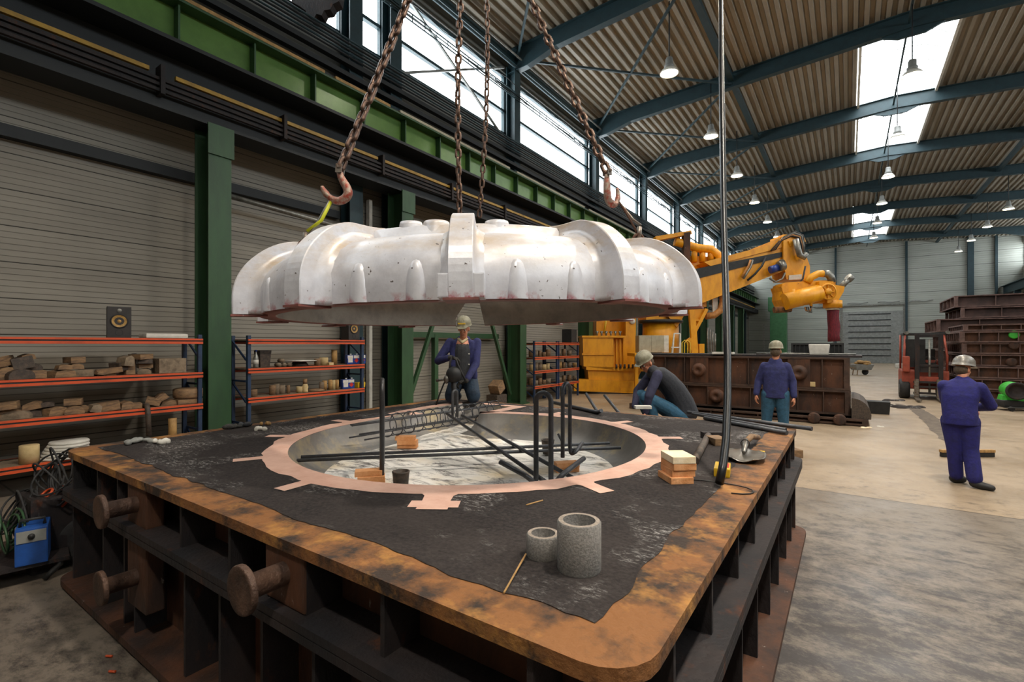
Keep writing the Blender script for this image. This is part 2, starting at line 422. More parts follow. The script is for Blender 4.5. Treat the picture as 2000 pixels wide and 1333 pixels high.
# ribbed roof sheet, open under the rooflights
rb = B(); P = .29; D_ = .11
xs = []
x = X0-.3
while x < X1+.3:
    xs += [(x, 0), (x+P*.38, 0), (x+P*.5, D_), (x+P*.88, D_)]; x += P
xs.append((x, 0))
def strip(xa, xb, ya, yb):
    pts = [(q, dz) for q, dz in xs if xa <= q <= xb]
    pr = [rb.bm.verts.new((q, ya, rz(q)+dz)) for q, dz in pts]; pq = [rb.bm.verts.new((q, yb, rz(q)+dz)) for q, dz in pts]
    for i in range(len(pts)-1): rb.bm.faces.new((pr[i], pq[i], pq[i+1], pr[i+1]))
strip(-99, SX[0]+.02, Y0, Y1); strip(SX[1]-.02, 99, Y0, Y1)
for ya, yb in ((Y0, SK[0][0]), (SK[0][1], SK[1][0]), (SK[1][1], Y1)): strip(SX[0]-.1, SX[1]+.1, ya, yb)
ro = rb.obj('ceiling', 'roof'); struct(ro)
sm = ro.modifiers.new('thick', 'SOLIDIFY'); sm.thickness = .03; sm.offset = 1

# rooflights
for i, (ya, yb) in enumerate(SK):
    r = empty('window_%d' % (i+31), (0, 0, 0), None, None); r['kind'] = 'structure'
    c = B()
    for sx in SX: c.b2((sx-.04, ya, 12.45), (sx+.04, yb, 12.95))
    for sy in (ya, yb): c.b2((SX[0], sy-.04, 12.45), (SX[1], sy+.04, 12.95))
    c.obj('window_frame', 'white', r)
    g = B(); n = 14; y = ya
    arc = lambda t, k=0: ((SX[0]+SX[1])/2 - math.cos(t)*1.32, 12.9 + math.sin(t)*.62 + k)
    for k in range(n):
        a, b_ = arc(PI*k/n), arc(PI*(k+1)/n)
        g.bm.faces.new([g.bm.verts.new(v) for v in ((a[0], ya, a[1]), (b_[0], ya, b_[1]), (b_[0], yb, b_[1]), (a[0], yb, a[1]))])
    gp = g.obj('pane', 'glass', r)
    rr = B()
    y = ya
    while y <= yb:
        rr.tube([(arc(PI*k/12)[0], y, arc(PI*k/12)[1]-.03) for k in range(13)], .018, 5); y += 1.12
    rr.obj('glazing_bars', 'grey', r)

# rafters, haunched at the eaves, a gusset under the ridge
RY = [7.3, 13.75, 20.2, 26.65, 33.1, 39.5, 45.95, 52.4, 58.85]
def rafter(name, lab, y, y_w=.24):
    r = empty(name, (0, y, 0), lab, 'roof beam', 'roof rafters across the hall')
    for s in (-1, 1):
        e = B()
        top = lambda u: rz(XR+s*u)-.03
        us = [0, 9.4, 10.5, 11.35]
        dp = [.52, .56, .78, .8]
        for wz, th_ in ((1, 0), (0, 0)):
            pts = [Vector((XR+s*u, 0, top(u)-(0 if wz else d))) for u, d in zip(us, dp)]
            for a, b_ in zip(pts, pts[1:]): e.bar(a, b_, y_w, .024)
        poly = [(XR+s*u, -.008, top(u)) for u in us]+[(XR+s*u, -.008, top(u)-d) for u, d in zip(us[::-1], dp[::-1])]
        e.prism(poly, (0, .016, 0))
        e.obj('beam_half', 'teal', r)
    g = B().prism([(XR-.95, -.05, RG-.56), (XR+.95, -.05, RG-.56), (XR+.35, -.05, RG-.8), (XR-.35, -.05, RG-.8)], (0, .1, 0))
    g.obj('ridge_gusset', 'teal', r)
    return r
rf = None
for i, y in enumerate(RY):
    lab = ('dark teal steel roof beam spanning the hall, %s from the camera' % ORD[i])
    if rf is None: rf = rafter('roof_beam', lab, y)
    else: copytree(rf, (0, y, 0), None, lab)
# eave beams and longitudinal members
def longi(name, lab, cat, pts, w, h, m='teal', grp=None):
    b = B()
    for a, c in zip(pts, pts[1:]): b.bar(a, c, w, h)
    return tag(b.obj(name, m), lab, cat, grp)
longi('eave_beam', 'teal steel eave beam running above the left clerestory windows', 'beam', [(X0+.32, Y0, 11.55), (X0+.32, Y1, 11.55)], .16, .22)
longi('longitudinal_strut', 'teal strut along the hall a third of the way across the roof', 'beam', [(-3.7, Y0, 12.1), (-3.7, Y1, 12.1)], .2, .16)
longi('longitudinal_strut', 'teal strut along the hall on the right roof slope', 'beam', [(7.2, Y0, 12.1), (7.2, Y1, 12.1)], .2, .16)
tag(B().cyl((X0+.45, Y0, 11.3), (X0+.45, Y1, 11.3), .045, n=8).obj('eave_pipe', 'teal'), 'straight pipe running just under the left eave beam', 'pipe')
tag(B().cyl((X0+.6, Y0, 11.55), (X0+.6, Y1, 11.55), .03, n=8).obj('eave_pipe', 'galv'), 'pale thin pipe running along the face of the left eave', 'pipe')
ya = [.9]+RY
for i in range(len(RY)):
    y0, y1 = ya[i], ya[i+1]
    for k, (xa, xb) in enumerate(((-9.3, -3.7), (-3.7, -9.3))):
        z0, z1 = rz(xa)-.42, rz(xb)-.42
        o = B().bar((xa, y0, z0), (xb, y1, z1), .07, .07).obj('roof_brace', 'teal')
        tag(o, 'thin teal diagonal roof brace %s, %s bay from the camera' % ('leaving the eave' if k == 0 else 'returning to the eave', ORD[i]), 'brace', 'diagonal roof braces')
# left clerestory: one window per bay
WY = [Y0]+[.95, 7.15, 8.35]+RY[1:]+[Y1]
n_ = 0
for ya_, yb_ in zip(WY, WY[1:]):
    n_ += 1
    for side in (0, 1):
        xw = X0-.14 if side == 0 else X1+.14
        r = empty('window_%d' % (n_+side*14), (xw, ya_, 0), None, None); r['kind'] = 'structure'
        L = yb_-ya_
        f = B()
        for z in (9.2, 9.98, 11.2): f.box((0, L/2, z), (.12, L, .09))
        for y in (.05, L-.05): f.box((0, y, 10.2), (.12, .1, 2.05))
        f.obj('window_frame', 'teal', r)
        for z0, z1 in ((9.24, 9.94), (10.02, 11.16)):
            B().box((0, L/2, (z0+z1)/2), (.012, L-.2, z1-z0)).obj('pane', 'glass', r)
# X brace inside the second visible clerestory bay
for a, b_, l in (((X0+.1, 8.6, 11.3), (X0+.1, 13.4, 8.9), 'falling'), ((X0+.1, 8.6, 8.9), (X0+.1, 13.4, 11.3), 'rising')):
    tag(B().bar(a, b_, .06, .06).obj('window_brace', 'grey'), 'slim diagonal brace across the clerestory window, %s away from the camera' % l, 'brace')
# cable tray in front of the clerestory
cb = B()
for z in (10.22, 10.42): cb.bar((X0+.46, 3, z), (X0+.46, Y1-.02, z), .03, .03)
y = 3.0
while y < 62: cb.bar((X0+.46, y, 10.22), (X0+.46, y, 10.42), .02, .02); y += .45
for k in range(4): cb.tube([(X0+.48+.02*k, 3+i*1.5, 10.28+.03*math.sin(i*1.7+k)) for i in range(40)], .014, 5)
tag(cb.obj('cable_ladder', 'teal'), 'long cable ladder with loose cables in front of the clerestory windows', 'cable tray')
tag(B().tube([(X0+.5, 3+i*1.0, 10.62+.05*math.cos(i*PI)) for i in range(60)], .012, 5).obj('loose_cable', 'black'), 'thin sagging cable above the cable ladder', 'cable')

# wall columns (full height, teal-black) and crane columns (green, below the crane beam)
WC = [7.15, 8.35]+RY[1:]
def column(name, y, x, z1, w, d, m, lab, cat, grp, pl=None):
    r = empty(name, (x, y, 0), lab, cat, grp)
    s = B().box((0, 0, z1/2), (.03, 0.012, z1))
    s = B()
    s.box((d/2-.012, 0, z1/2), (.024, w, z1)); s.box((-d/2+.012, 0, z1/2), (.024, w, z1)); s.box((0, 0, z1/2), (d-.05, .014, z1))
    s.obj('shaft', m, r)
    B().box((0, 0, .02), (d+.16, w+.16, .04)).obj('base_plate', m, r)
    if pl:
        B().box((d/2+.015, 0.01, z1-.26), (.03, w+.05, .5)).obj('head_plate', m, r)
    return r
for i, y in enumerate(WC):
    column('wall_column', y, X0+.25, 11.4, .36, .34, 'teal', 'dark full-height steel column against the left wall, %s along it' % ORD[i], 'column', 'full-height columns on the left wall')
CC = [-.9, 3.9, 8.1, 13.1, 18.1, 23.1, 28.1, 33.1, 38.1, 43.1, 48.1, 53.1]
c0 = None
for i, y in enumerate(CC[1:]):
    lab = 'dark green steel column under the crane beam, %s from the camera' % ORD[i]
    if c0 is None: c0 = column('crane_column', y, -8.86, 5.55, .36, .5, 'darkgreen', lab, 'column', 'green columns under the crane beam', 1)
    else: copytree(c0, (-8.86, y, 0), None, lab)
for i, y in enumerate(RY[1:]):
    r = column('wall_column', y, X1-.25, 11.4, .36, .34, 'teal', 'dark steel column against the right wall, %s along it' % ORD[i], 'column', 'full-height columns on the right wall')
# crane runway on the left
g = empty('crane_girder', (0, 0, 0), 'long green crane girder with stiffeners and lamp reflections, on the left columns', 'crane girder')
b = B(); b.b2((-8.9, Y0, 6.62), (-8.88, Y1, 7.3)); b.obj('girder_web', 'green', g)
b = B(); b.b2((-9.12, Y0, 7.3), (-8.62, Y1, 7.34)); b.obj('top_flange', 'darkgreen', g)
b = B(); b.b2((-9.2, Y0, 6.56), (-8.5, Y1, 6.62)); b.obj('bottom_flange', 'darkbeam', g)
st0 = None
y = -6.26
while y < 62:
    if st0 is None: st0 = B().b2((-8.88, -.015, 6.62), (-8.72, .015, 7.3)).obj('stiffener', 'darkgreen', g, (0, y, 0))
    else:
        s_ = st0.copy(); COL.objects.link(s_); s_.location.y = y
    y += 1.2
for y0, y1 in ((-3, 5.9), (6.15, 7.6), (7.9, 12.4), (12.8, 17.6), (18, 30)):
    b = B()
    for k in range(3): b.b2((-8.78+k*.05, y0, 7.36), (-8.745+k*.05, y1, 7.42))
    b.obj('rail_cover_strip', 'woodlight' if y0 < 7 else 'beige', g)
b = B().b2((-9.1, Y0, 7.34), (-9.0, Y1, 7.46)); b.obj('crane_rail', 'darkbeam', g)
g = empty('support_beam', (0, 0, 0), 'blackish lower beam carrying conductor rails beneath the green girder', 'beam')
B().b2((-9.25, Y0, 5.55), (-8.7, Y1, 6.0)).obj('beam_body', 'darkbeam', g)
B().b2((-9.15, Y0, 6.0), (-9.05, Y1, 6.58)).obj('beam_web', 'darkbeam', g)
b = B()
for k in range(3): b.b2((-8.62, -6, 5.74+k*.085), (-8.56, 60, 5.785+k*.085))
b.obj('conductor_bars', 'rustdark', g)
for y0, y1 in ((-6, 2.9), (3.25, 7.2), (7.4, 12), (12.1, 20), (20.2, 60)):
    B().b2((-8.66, y0, 6.02), (-8.6, y1, 6.08)).obj('yellow_rail', 'yellowrail', g)
for y in (-2, .3, 3.05, 5.0, 7.3, 9.6, 12.0, 16, 20, 24):
    B().b2((-8.72, y-.03, 5.7), (-8.52, y+.03, 6.14)).obj('rail_bracket', 'rustdark', g)
# girder corbel and second rail structure behind (dark band under the clerestory)
b = B()
for z in (7.62, 7.9, 8.18): b.bar((X0+.52, Y0, z), (X0+.52, Y1-.02, z), .14, .1)
tag(b.obj('cable_conduit', 'darkbeam'), 'dark bundle of horizontal conduits on the wall above the crane girder', 'conduit')
for k in range(6):
    tag(B().cyl((X0+.47+.02*k, Y0, 8.38+.06*k), (X0+.47+.02*k, Y1, 8.38+.06*k), .022, n=6).obj('wall_pipe', 'teal' if k % 2 else 'darkbeam'),
        'slim horizontal pipe below the clerestory sill, %s from the bottom' % ['lowest', 'second', 'third', 'fourth', 'fifth', 'topmost'][k], 'pipe', 'parallel pipes under the clerestory')
# girt rail at 4.95 m
tag(B().b2((X0, Y0, 4.78), (X0+.16, 6.9, 4.95)).obj('wall_rail', 'darkbeam'), 'dark horizontal rail across the left wall lining above the shelves', 'rail')
tag(B().b2((X0, 8.5, 4.9), (X0+.16, 62, 5.05)).obj('wall_rail', 'darkbeam'), 'dark horizontal rail on the left wall beyond the second pair of columns', 'rail')
tag(B().tube([(X0+.5, 4.2, 4.6), (X0+.5, 6.0, 4.52), (X0+.5, 7.5, 4.45), (X0+.5, 7.75, 4.42), (X0+.5, 7.78, 3.6)], .05, 8).obj('drain_pipe', 'galv'), 'rusty horizontal pipe bending down behind the left hook', 'pipe')
# K braces between columns 8.1 and 13.1
for a, b_, l in (((-8.95, 8.35, .3), (-8.95, 10.6, 5.4), 'left'), ((-8.95, 12.85, .3), (-8.95, 10.6, 5.4), 'right')):
    tag(B().bar(a, b_, .09, .09).obj('column_brace', 'darkgreen'), 'green diagonal brace behind the kneeling worker, the %s one' % l, 'brace')
r = empty('wall_frame', (0, 0, 0), 'green steel door frame post and crossbar behind the kneeling worker', 'frame')
B().box((X0+.2, 9.95, 1.1), (.14, .14, 2.2)).obj('post', 'darkgreen', r); B().b2((X0+.12, 8.4, 2.1), (X0+.26, 12.9, 2.25)).obj('crossbar', 'darkgreen', r)
tag(B().box((X0+.16, 7.72, 2.7), (.12, .09, 5.4)).obj('wall_post', 'white'), 'narrow pale vertical strip between the two dark wall columns', 'post')
tag(B().bar((X0+.3, 8.9, 5.3), (X0+.3, 9.6, 3.6), .1, .1).obj('column_brace', 'darkbeam'), 'short black diagonal brace above the pattern, left of the chains', 'brace')

# far wall: big sectional door, posts, right-hand crane rail
d = empty('door_1', (0, Y1-.02, 0), None, None); d['kind'] = 'structure'
def fx(px): return ony(px, 674, Y1).x
dx0, dx1 = fx(1646), fx(1764)
B().b2((dx0, -.06, 0), (dx1, .02, 5.4)).obj('door_leaf', 'grey', d)
for k in range(8):
    B().b2((dx0+.5, -.12, .75+k*.62), (dx1-1.0, -.06, .82+k*.62)).obj('door_rail', 'darkbeam', d)
B().b2((dx0-2.6, -.2, 6.0), (dx1+.4, 0, 6.12)).b2((dx0-.2, -.1, 0), (dx0, 0, 6)).b2((dx1, -.1, 0), (dx1+.2, 0, 6)).obj('door_frame', 'galv', d)
for k in range(4):
    x = dx0-2.2+k*2.6
    B().tube([(x+i*.3, -.25, 6.3+.05*math.sin(i*1.3)) for i in range(7)], .05, 6).obj('door_spring', 'grey', d)
for k, px in enumerate((1632, 1770, 1895, 1945)):
    x = fx(px); tag(B().box((x, Y1-.15, 6.2), (.18 if k != 2 else .45, .3, 12.4)).obj('wall_post', 'teal'), 'vertical steel post on the far end wall, %s from the left' % ORD[k].replace('nearest', 'first'), 'post', 'posts on the far wall')
r = empty('crane_girder', (0, 0, 0), 'dark crane girder along the right wall at the far end', 'crane girder')
B().b2((X1-1.3, 30, 6.6), (X1-1.28, Y1-.05, 7.3)).obj('girder_web', 'teal', r); B().b2((X1-1.5, 30, 7.3), (X1-1.1, Y1-.05, 7.36)).b2((X1-1.5, 30, 6.55), (X1-1.1, Y1-.05, 6.61)).obj('girder_flange', 'teal', r)
for y in (33.1, 39.5, 46, 52.4, 58.8):
    B().box((X1-1.3, y, 3.27), (.4, .36, 6.54)).obj('girder_column', 'teal', r)

# high-bay lamps
def hb(loc, lab, on=True):
    r = empty('high_bay_lamp', loc, lab, 'ceiling lamp', 'high-bay lamps under the roof')
    B().lathe([(.0, .42), (.09, .42), (.11, .38), (.11, .22), (.14, .2), (.14, .12), (.06, .1)], n=16).obj('lamp_housing', 'grey', r)
    B().lathe([(.08, .13), (.16, .1), (.24, .02), (.27, -.06), (.265, -.06), (.235, .01), (.15, .085), (.07, .11)], n=24).obj('lamp_reflector', 'white', r)
    B().lathe([(0, -.085), (.12, -.075), (.2, -.06), (.255, -.045), (.255, -.035), (0, -.035)], n=20).obj('lamp_glass', 'lamp', r)
    B().cyl((0, 0, .42), (0, 0, 12.28-loc[2]), .02, n=6).obj('lamp_rod', 'darkbeam', r)
    return r
tag(B().b2((1.57, Y0, 12.26), (1.63, Y1, 12.31)).obj('lamp_rail', 'teal'), 'thin straight rail below the ridge from which the middle lamps hang', 'rail')
L0 = None
def lamp(x, y, z, lab, w):
    global L0
    if L0 is None: L0 = hb((x, y, z), lab)
    else: copytree(L0, (x, y, z), None, lab)
    if w:
        l = bpy.data.lights.new('lamp_light', 'SPOT'); l.energy = w; l.color = (1, .91, .78); l.spot_size = 2.5; l.spot_blend = .6; l.shadow_soft_size = .25
        o = bpy.data.objects.new('lamp_light', l); COL.objects.link(o); o.location = (x, y, z-.12)
for i in range(8): lamp(-4.45, 9.36+5.42*i, 10.15, 'lit white high-bay lamp in the left row, %s from the camera' % ORD[i], 550 if i < 5 else 0)
for i in range(8): lamp(1.6, 8.2+5.45*i, 10.15, 'high-bay lamp in the row below the ridge, %s from the camera' % ORD[i], [1500, 900, 600, 600, 0, 0, 0, 0][i])
for i in range(4): lamp(7.95, 41.2+5.4*i, 10.15, 'high-bay lamp in the right row near the far wall, %s from the camera' % ORD[i], 500 if i == 0 else 0)
for i in range(2):
    lamp(1.6, 2.75-5.45*i, 10.15, 'high-bay lamp in the row below the ridge, above or behind the camera, %s one' % ['front', 'rear'][i], 2100)
for i in range(3):
    lamp(7.95, 3+10*i, 10.15, 'high-bay lamp in the right row outside the photo, %s from the camera' % ORD[i], 500)

# ragged dark grating at the top left of the first clerestory window
gpts = [(560, -40), (668, -40), (662, 2), (650, 8), (645, 18), (633, 20), (628, 30), (618, 27), (612, 38), (603, 33), (596, 20), (585, 12), (570, 4)]
g0 = atZ(612, 5, 10.2); o = B().prism([atZ(x, y, 10.2)-g0 for x, y in gpts], CF*.25).obj('hanging_grating', 'rustdark', None, g0)
tag(o, 'ragged dark steel grating hanging at the top edge in front of the clerestory window', 'grating')

# ================================================================== moulding box in the foreground
BX0, BX1, BY0, BY1, BZ = -5.14, -0.42, 1.15, 5.66, 1.07
PC = Vector((-2.77, 3.38, 0))
box = empty('moulding_box', (0, 0, 0), 'huge rusty steel moulding box filled with black sand in the foreground', 'casting mould')
# volute outline of the cavity (world xy), round with an outlet at the back left
def outline(off=0):
    pts = []; r0 = 1.5+off
    # circle from the tongue clockwise-free: angles from 128 deg down through 0 to -180..-190
    a = 126
    while a >= -178: pts.append(Vector((PC.x+r0*math.cos(math.radians(a)), PC.y+r0*math.sin(math.radians(a)), 0))); a -= 4
    pts += [Vector((-4.33-off, 3.75, 0)), Vector((-4.44-off, 4.2, 0)), Vector((-4.5-off, 4.7, 0)), Vector((-4.5-off, 5.34+off*.6, 0)), Vector((-3.7+off, 5.34+off*.6, 0)), Vector((-3.68+off*.9, 4.9-off*.4, 0))]
    return pts
O_in = outline(0); O_out = outline(.17)
def inset(pts, d):
    n = len(pts); out = []
    for i, p in enumerate(pts):
        t = (pts[(i+1) % n]-pts[i-1]).normalized()
        out.append(p + Vector((t.y, -t.x, 0))*d)      # clockwise outline: inside is to the right
    return out
def fill(b, loops, z):
    es = []
    for lp in loops:
        vs = [b.bm.verts.new((p.x, p.y, z)) for p in lp]
        for i in range(len(vs)): es.append(b.bm.edges.new((vs[i], vs[(i+1) % len(vs)])))
    bmesh.ops.triangle_fill(b.bm, use_beauty=True, use_dissolve=False, edges=es)
def rrect(x0, y0, x1, y1, r, n=5):
    pts = []
    for cx, cy, a0 in ((x1-r, y1-r, 0), (x0+r, y1-r, 90), (x0+r, y0+r, 180), (x1-r, y0+r, 270)):
        for k in range(n+1): a = math.radians(a0+90*k/n); pts.append(Vector((cx+r*math.cos(a), cy+r*math.sin(a), 0)))
    return pts
# pink-painted parting rim with twelve rib notches
rim_pts = []
sandhole = O_out
random.seed(21)
def ragged(x0, y0, x1, y1):
    pts = []; s_ = .045
    for (ax, ay), (bx_, by_) in (((x1, y1), (x0, y1)), ((x0, y1), (x0, y0)), ((x0, y0), (x1, y0)), ((x1, y0), (x1, y1))):
        n_ = int(math.hypot(bx_-ax, by_-ay)/s_)
        for k in range(n_):
            t_ = k/n_; px_, py_ = ax+(bx_-ax)*t_, ay+(by_-ay)*t_
            q = mnoise.noise(Vector((px_*2.1, py_*2.1, 0)))*.035+mnoise.noise(Vector((px_*9, py_*9, 3)))*.022
            nx_, ny_ = (0, 1) if ay == by_ else (1, 0)
            pts.append(Vector((px_+nx_*q, py_+ny_*q, 0)))
    return pts
b = B(); fill(b, [ragged(BX0+.15, BY0+.18, BX1-.21, BY1-.07), outline(.1)], BZ+.0025)
b.obj('sand_bed', 'sand', box)
b = B(); n = len(O_in)
A_ = [b.bm.verts.new((p.x, p.y, BZ+.005)) for p in O_in]
random.seed(3)
C_ = []
for i, p in enumerate(O_out):
    q = p + (p-PC).normalized()*random.uniform(-.018, .02); C_.append(b.bm.verts.new((q.x, q.y, BZ+.005)))
for i in range(n): b.bm.faces.new((A_[i], A_[(i+1) % n], C_[(i+1) % n], C_[i]))
RA0 = math.atan2(0-PC.y, 0-PC.x)                           # azimuth of the camera seen from the pit
def radial(a, r, s=0): return Vector((PC.x+r*math.cos(a)-s*math.sin(a), PC.y+r*math.sin(a)+s*math.cos(a), BZ+.006))
for k in range(12):
    a = RA0 + math.radians(-6.1+30*k)
    ux = PC.x+1.6*math.cos(a); uy = PC.y+1.6*math.sin(a)
    if ux < -3.3 and uy > 4.3: continue
    L = .3 if k == 0 else .22
    poly = [radial(a, 1.6, -.14), radial(a, 1.7, -.08), radial(a, 1.62+L*.55, -.075), radial(a, 1.62+L*.55, -.13), radial(a, 1.62+L*.9, -.13), radial(a, 1.62+L*.9, -.08), radial(a, 1.62+L, -.08),
            radial(a, 1.62+L, .08), radial(a, 1.62+L*.9, .08), radial(a, 1.62+L*.9, .13), radial(a, 1.62+L*.55, .13), radial(a, 1.62+L*.55, .075), radial(a, 1.7, .08), radial(a, 1.6, .14)] if k in (0,) else \
           [radial(a, 1.6, -.11), radial(a, 1.68, -.05), radial(a, 1.64+L, -.05), radial(a, 1.64+L, .05), radial(a, 1.68, .05), radial(a, 1.6, .11)]
    b.bm.faces.new([b.bm.verts.new(p) for p in poly])
b.obj('painted_rim', 'pink', box)
# cavity wall: from the rim down and inward
b = B(); rows = []
for off, z in ((-.0, BZ+.003), (.02, BZ-.05), (.05, BZ-.11), (.10, BZ-.17), (.17, BZ-.22), (.25, BZ-.25)):
    rows.append([b.bm.verts.new((p.x, p.y, z)) for p in inset(O_in, off)])
for r0, r1 in zip(rows, rows[1:]):
    for i in range(n):
        f = b.bm.faces.new((r0[i], r0[(i+1) % n], r1[(i+1) % n], r1[i])); f.smooth = True
b.obj('cavity_wall', 'pitwall', box)
PF = BZ-.25
b = B(); fill(b, [inset(O_in, .25)], PF); b.obj('cavity_floor', 'pitfloor', box)
# steel: top flange ring
def frame_ring(b, x0, y0, x1, y1, w, z0, z1, r=.16):
    o = rrect(x0, y0, x1, y1, r); i_ = rrect(x0+w, y0+w, x1-w, y1-w, .03)
    m = len(o); V = [[b.bm.verts.new((p.x, p.y, z)) for p in lp] for lp in (o, i_) for z in (z0, z1)]
    for k in range(m):
        q = (k+1) % m
        b.bm.faces.new((V[0][k], V[0][q], V[1][q], V[1][k])); b.bm.faces.new((V[2][k], V[3][k], V[3][q], V[2][q]))
        b.bm.faces.new((V[1][k], V[1][q], V[3][q], V[3][k])); b.bm.faces.new((V[0][k], V[2][k], V[2][q], V[0][q]))
b = B(); frame_ring(b, BX0, BY0, BX1, BY1, .3, BZ-.05, BZ-.0005); b.obj('top_flange', 'rust', box)
b = B(); frame_ring(b, BX0-.02, BY0-.03, BX1+.05, BY1+.02, .3, .74, .775); b.obj('middle_flange', 'rustdark', box)
b = B(); frame_ring(b, BX0-.02, BY0-.03, BX1+.05, BY1+.02, .3, .70, .735); b.obj('middle_flange', 'rustdark', box)
b = B(); frame_ring(b, BX0-.03, BY0-.04, BX1+.08, BY1+.03, .32, .03, .075); b.obj('bottom_flange', 'rustbrown', box)
for z0, z1, nm in ((.775, BZ-.05, 'upper_wall'), (.075, .70, 'lower_wall')):
    b = B(); i0 = .2
    b.b2((BX0+i0, BY0+i0, z0), (BX1-i0, BY0+i0+.02, z1)).b2((BX0+i0, BY1-i0-.02, z0), (BX1-i0, BY1-i0, z1))
    b.b2((BX0+i0, BY0+i0, z0), (BX0+i0+.02, BY1-i0, z1)).b2((BX1-i0-.02, BY0+i0, z0), (BX1-i0, BY1-i0, z1))
    b.obj(nm, 'rustbrown', box)
def gus(x, y, z0, z1, along, t=.022):
    d = (t, .19, z1-z0) if along == 'x' else (.19, t, z1-z0)
    return B().box((x, y, (z0+z1)/2), d).obj('stiffener', 'rustdark', box)
for x in (-4.98, -4.42, -4.02, -3.78, -3.05, -2.5, -2.08, -1.86, -1.38, -.75):
    gus(x, BY0+.12, .775, BZ-.05, 'x')
for x in (-4.98, -4.3, -3.9, -3.72, -3.0, -2.6, -2.2, -1.8, -1.1, -.7):
    gus(x, BY0+.12, .075, .70, 'x')
for y in (1.5, 2.0, 2.55, 3.05, 3.6, 4.1, 4.65, 5.1, 5.5):
    gus(BX1-.11, y, .775, BZ-.05, 'y'); gus(BX1-.11, y+.1, .075, .70, 'y')
for y in (2, 3, 4, 5): gus(BX0+.11, y, .775, BZ-.05, 'y'); gus(BX0+.11, y, .075, .70, 'y')
def trun(x, z, r=.050, L=.15, R=.10):
    t = B().box((x, BY0+.065, z), (.30, .1, .27 if z > .8 else .4), None, .01).obj('trunnion_plate', 'rustbrown', box)
    q = Quaternion((1, 0, 0), PI/2)
    t2 = B().lathe([(r*1.5, -.13), (r*1.3, -.10), (r, -.06), (r, L-.005), (R*.97, L-.004), (R, L), (R, L+.018), (R*.96, L+.024), (R*.8, L+.022), (0, L+.02)], (x, BY0+.0, z), 28, q).obj('trunnion', 'trun', box)
    return t2
M['trun'] = mat('pitted_brown_trunnion', '#5c4436', '#3a2b24', 8, .4, .65, .6, .35, .5, 40, (1, 1, 1), '#9a8c80', 22, .66, .72)
trun(-3.66, .905); trun(-2.0, .915); trun(-3.66, .45)

# ================================================================== silver ring pattern hanging from the chains
CZ = 4.17; P0 = CF*CZ + CR*(-.31)
ring = empty('ring_pattern', (P0.x, P0.y, EYE+.235), 'large silver ribbed ring-shaped casting pattern hanging from chains over the box', 'casting pattern')
az0 = math.atan2(-P0.y, -P0.x)
ring.rotation_mode = 'QUATERNION'; ring.scale = (1.03, 1.03, 1)
ring.rotation_quaternion = Quaternion(CF, math.radians(-1.1)) @ Quaternion((0, 0, 1), az0)   # local +x looks at the camera
prof = [(1.605, 0), (1.61, .08), (1.605, .17), (1.58, .245), (1.535, .31), (1.47, .36), (1.40, .392), (1.33, .41), (1.24, .418)]
inn = [(1.13, .37), (1.25, .37), (1.34, .35), (1.41, .315), (1.465, .26), (1.495, .19), (1.505, .1), (1.50, .0)]
gap = math.radians(.8)
# outer shell
b = B(); b.lathe(prof, n=160, a0=-PI+gap, a1=PI-gap); SH1 = b.obj('outer_shell', 'silver', ring)
b = B(); b.lathe(inn, n=140, a0=-PI+gap, a1=PI-gap)
SH2 = b.obj('inner_face', 'silverin', ring)
b = B(); b.lathe([(1.606, 0), (1.603, -.004), (1.502, -.004), (1.50, 0)], n=140, a0=-PI+gap, a1=PI-gap); SH3 = b.obj('bottom_edge', 'primer', ring)
# end faces at the gap
for s in (-1, 1):
    a = s*(PI-gap); f = B()
    pl = [(r*math.cos(a), r*math.sin(a), z) for r, z in prof]+[(r*math.cos(a), r*math.sin(a), z) for r, z in inn]
    pl2 = pl
    vs = [f.bm.verts.new(p) for p in pl2]
    for i in range(len(prof)-1):
        j = len(vs)-1-i
        if j-1 > i: 
            try: f.bm.faces.new((vs[i], vs[i+1], vs[j-1], vs[j]))
            except Exception: pass
    EF = f.obj('end_face', 'silverin', ring); ENDS = globals().setdefault('ENDS', []); ENDS.append(EF)
def slant(o):
    for v in o.data.vertices:
        a = math.atan2(v.co.y, v.co.x); d = PI-abs(a)
        if d < gap+.12:
            k = (1-(d-gap)/.12)*(1-min(1, v.co.z/.40)); s_ = 1 if a > 0 else -1
            r = math.hypot(v.co.x, v.co.y); a -= s_*k*math.radians(3 if s_ > 0 else 10); v.co.x = r*math.cos(a); v.co.y = r*math.sin(a)
for q in [SH1, SH2, SH3]+ENDS: slant(q)
# collar: raised ring with bosses
b = B(); b.lathe([(1.26, .40), (1.24, .425), (1.222, .485), (1.2, .497), (1.06, .497), (1.05, .37), (1.14, .37)], n=140, a0=-PI+gap, a1=PI-gap); b.obj('collar', 'silver', ring)
for k, (dg, rr, h) in enumerate(((7, .08, .522), (15, .07, .53), (-11, .075, .52), (-38, .07, .515), (40, .07, .51), (75, .08, .52), (-75, .08, .52), (110, .08, .52), (-110, .08, .52), (-49, .06, .515), (145, .08, .52), (-145, .08, .52))):
    a = math.radians(-dg-4.3)
    B().lathe([(rr*1.25, .40), (rr*1.05, .44), (rr, h-.02), (rr*.93, h), (rr*.6, h+.004), (0, h+.004)], (1.15*math.cos(a), 1.15*math.sin(a), 0), 22).obj('boss', 'silver', ring)
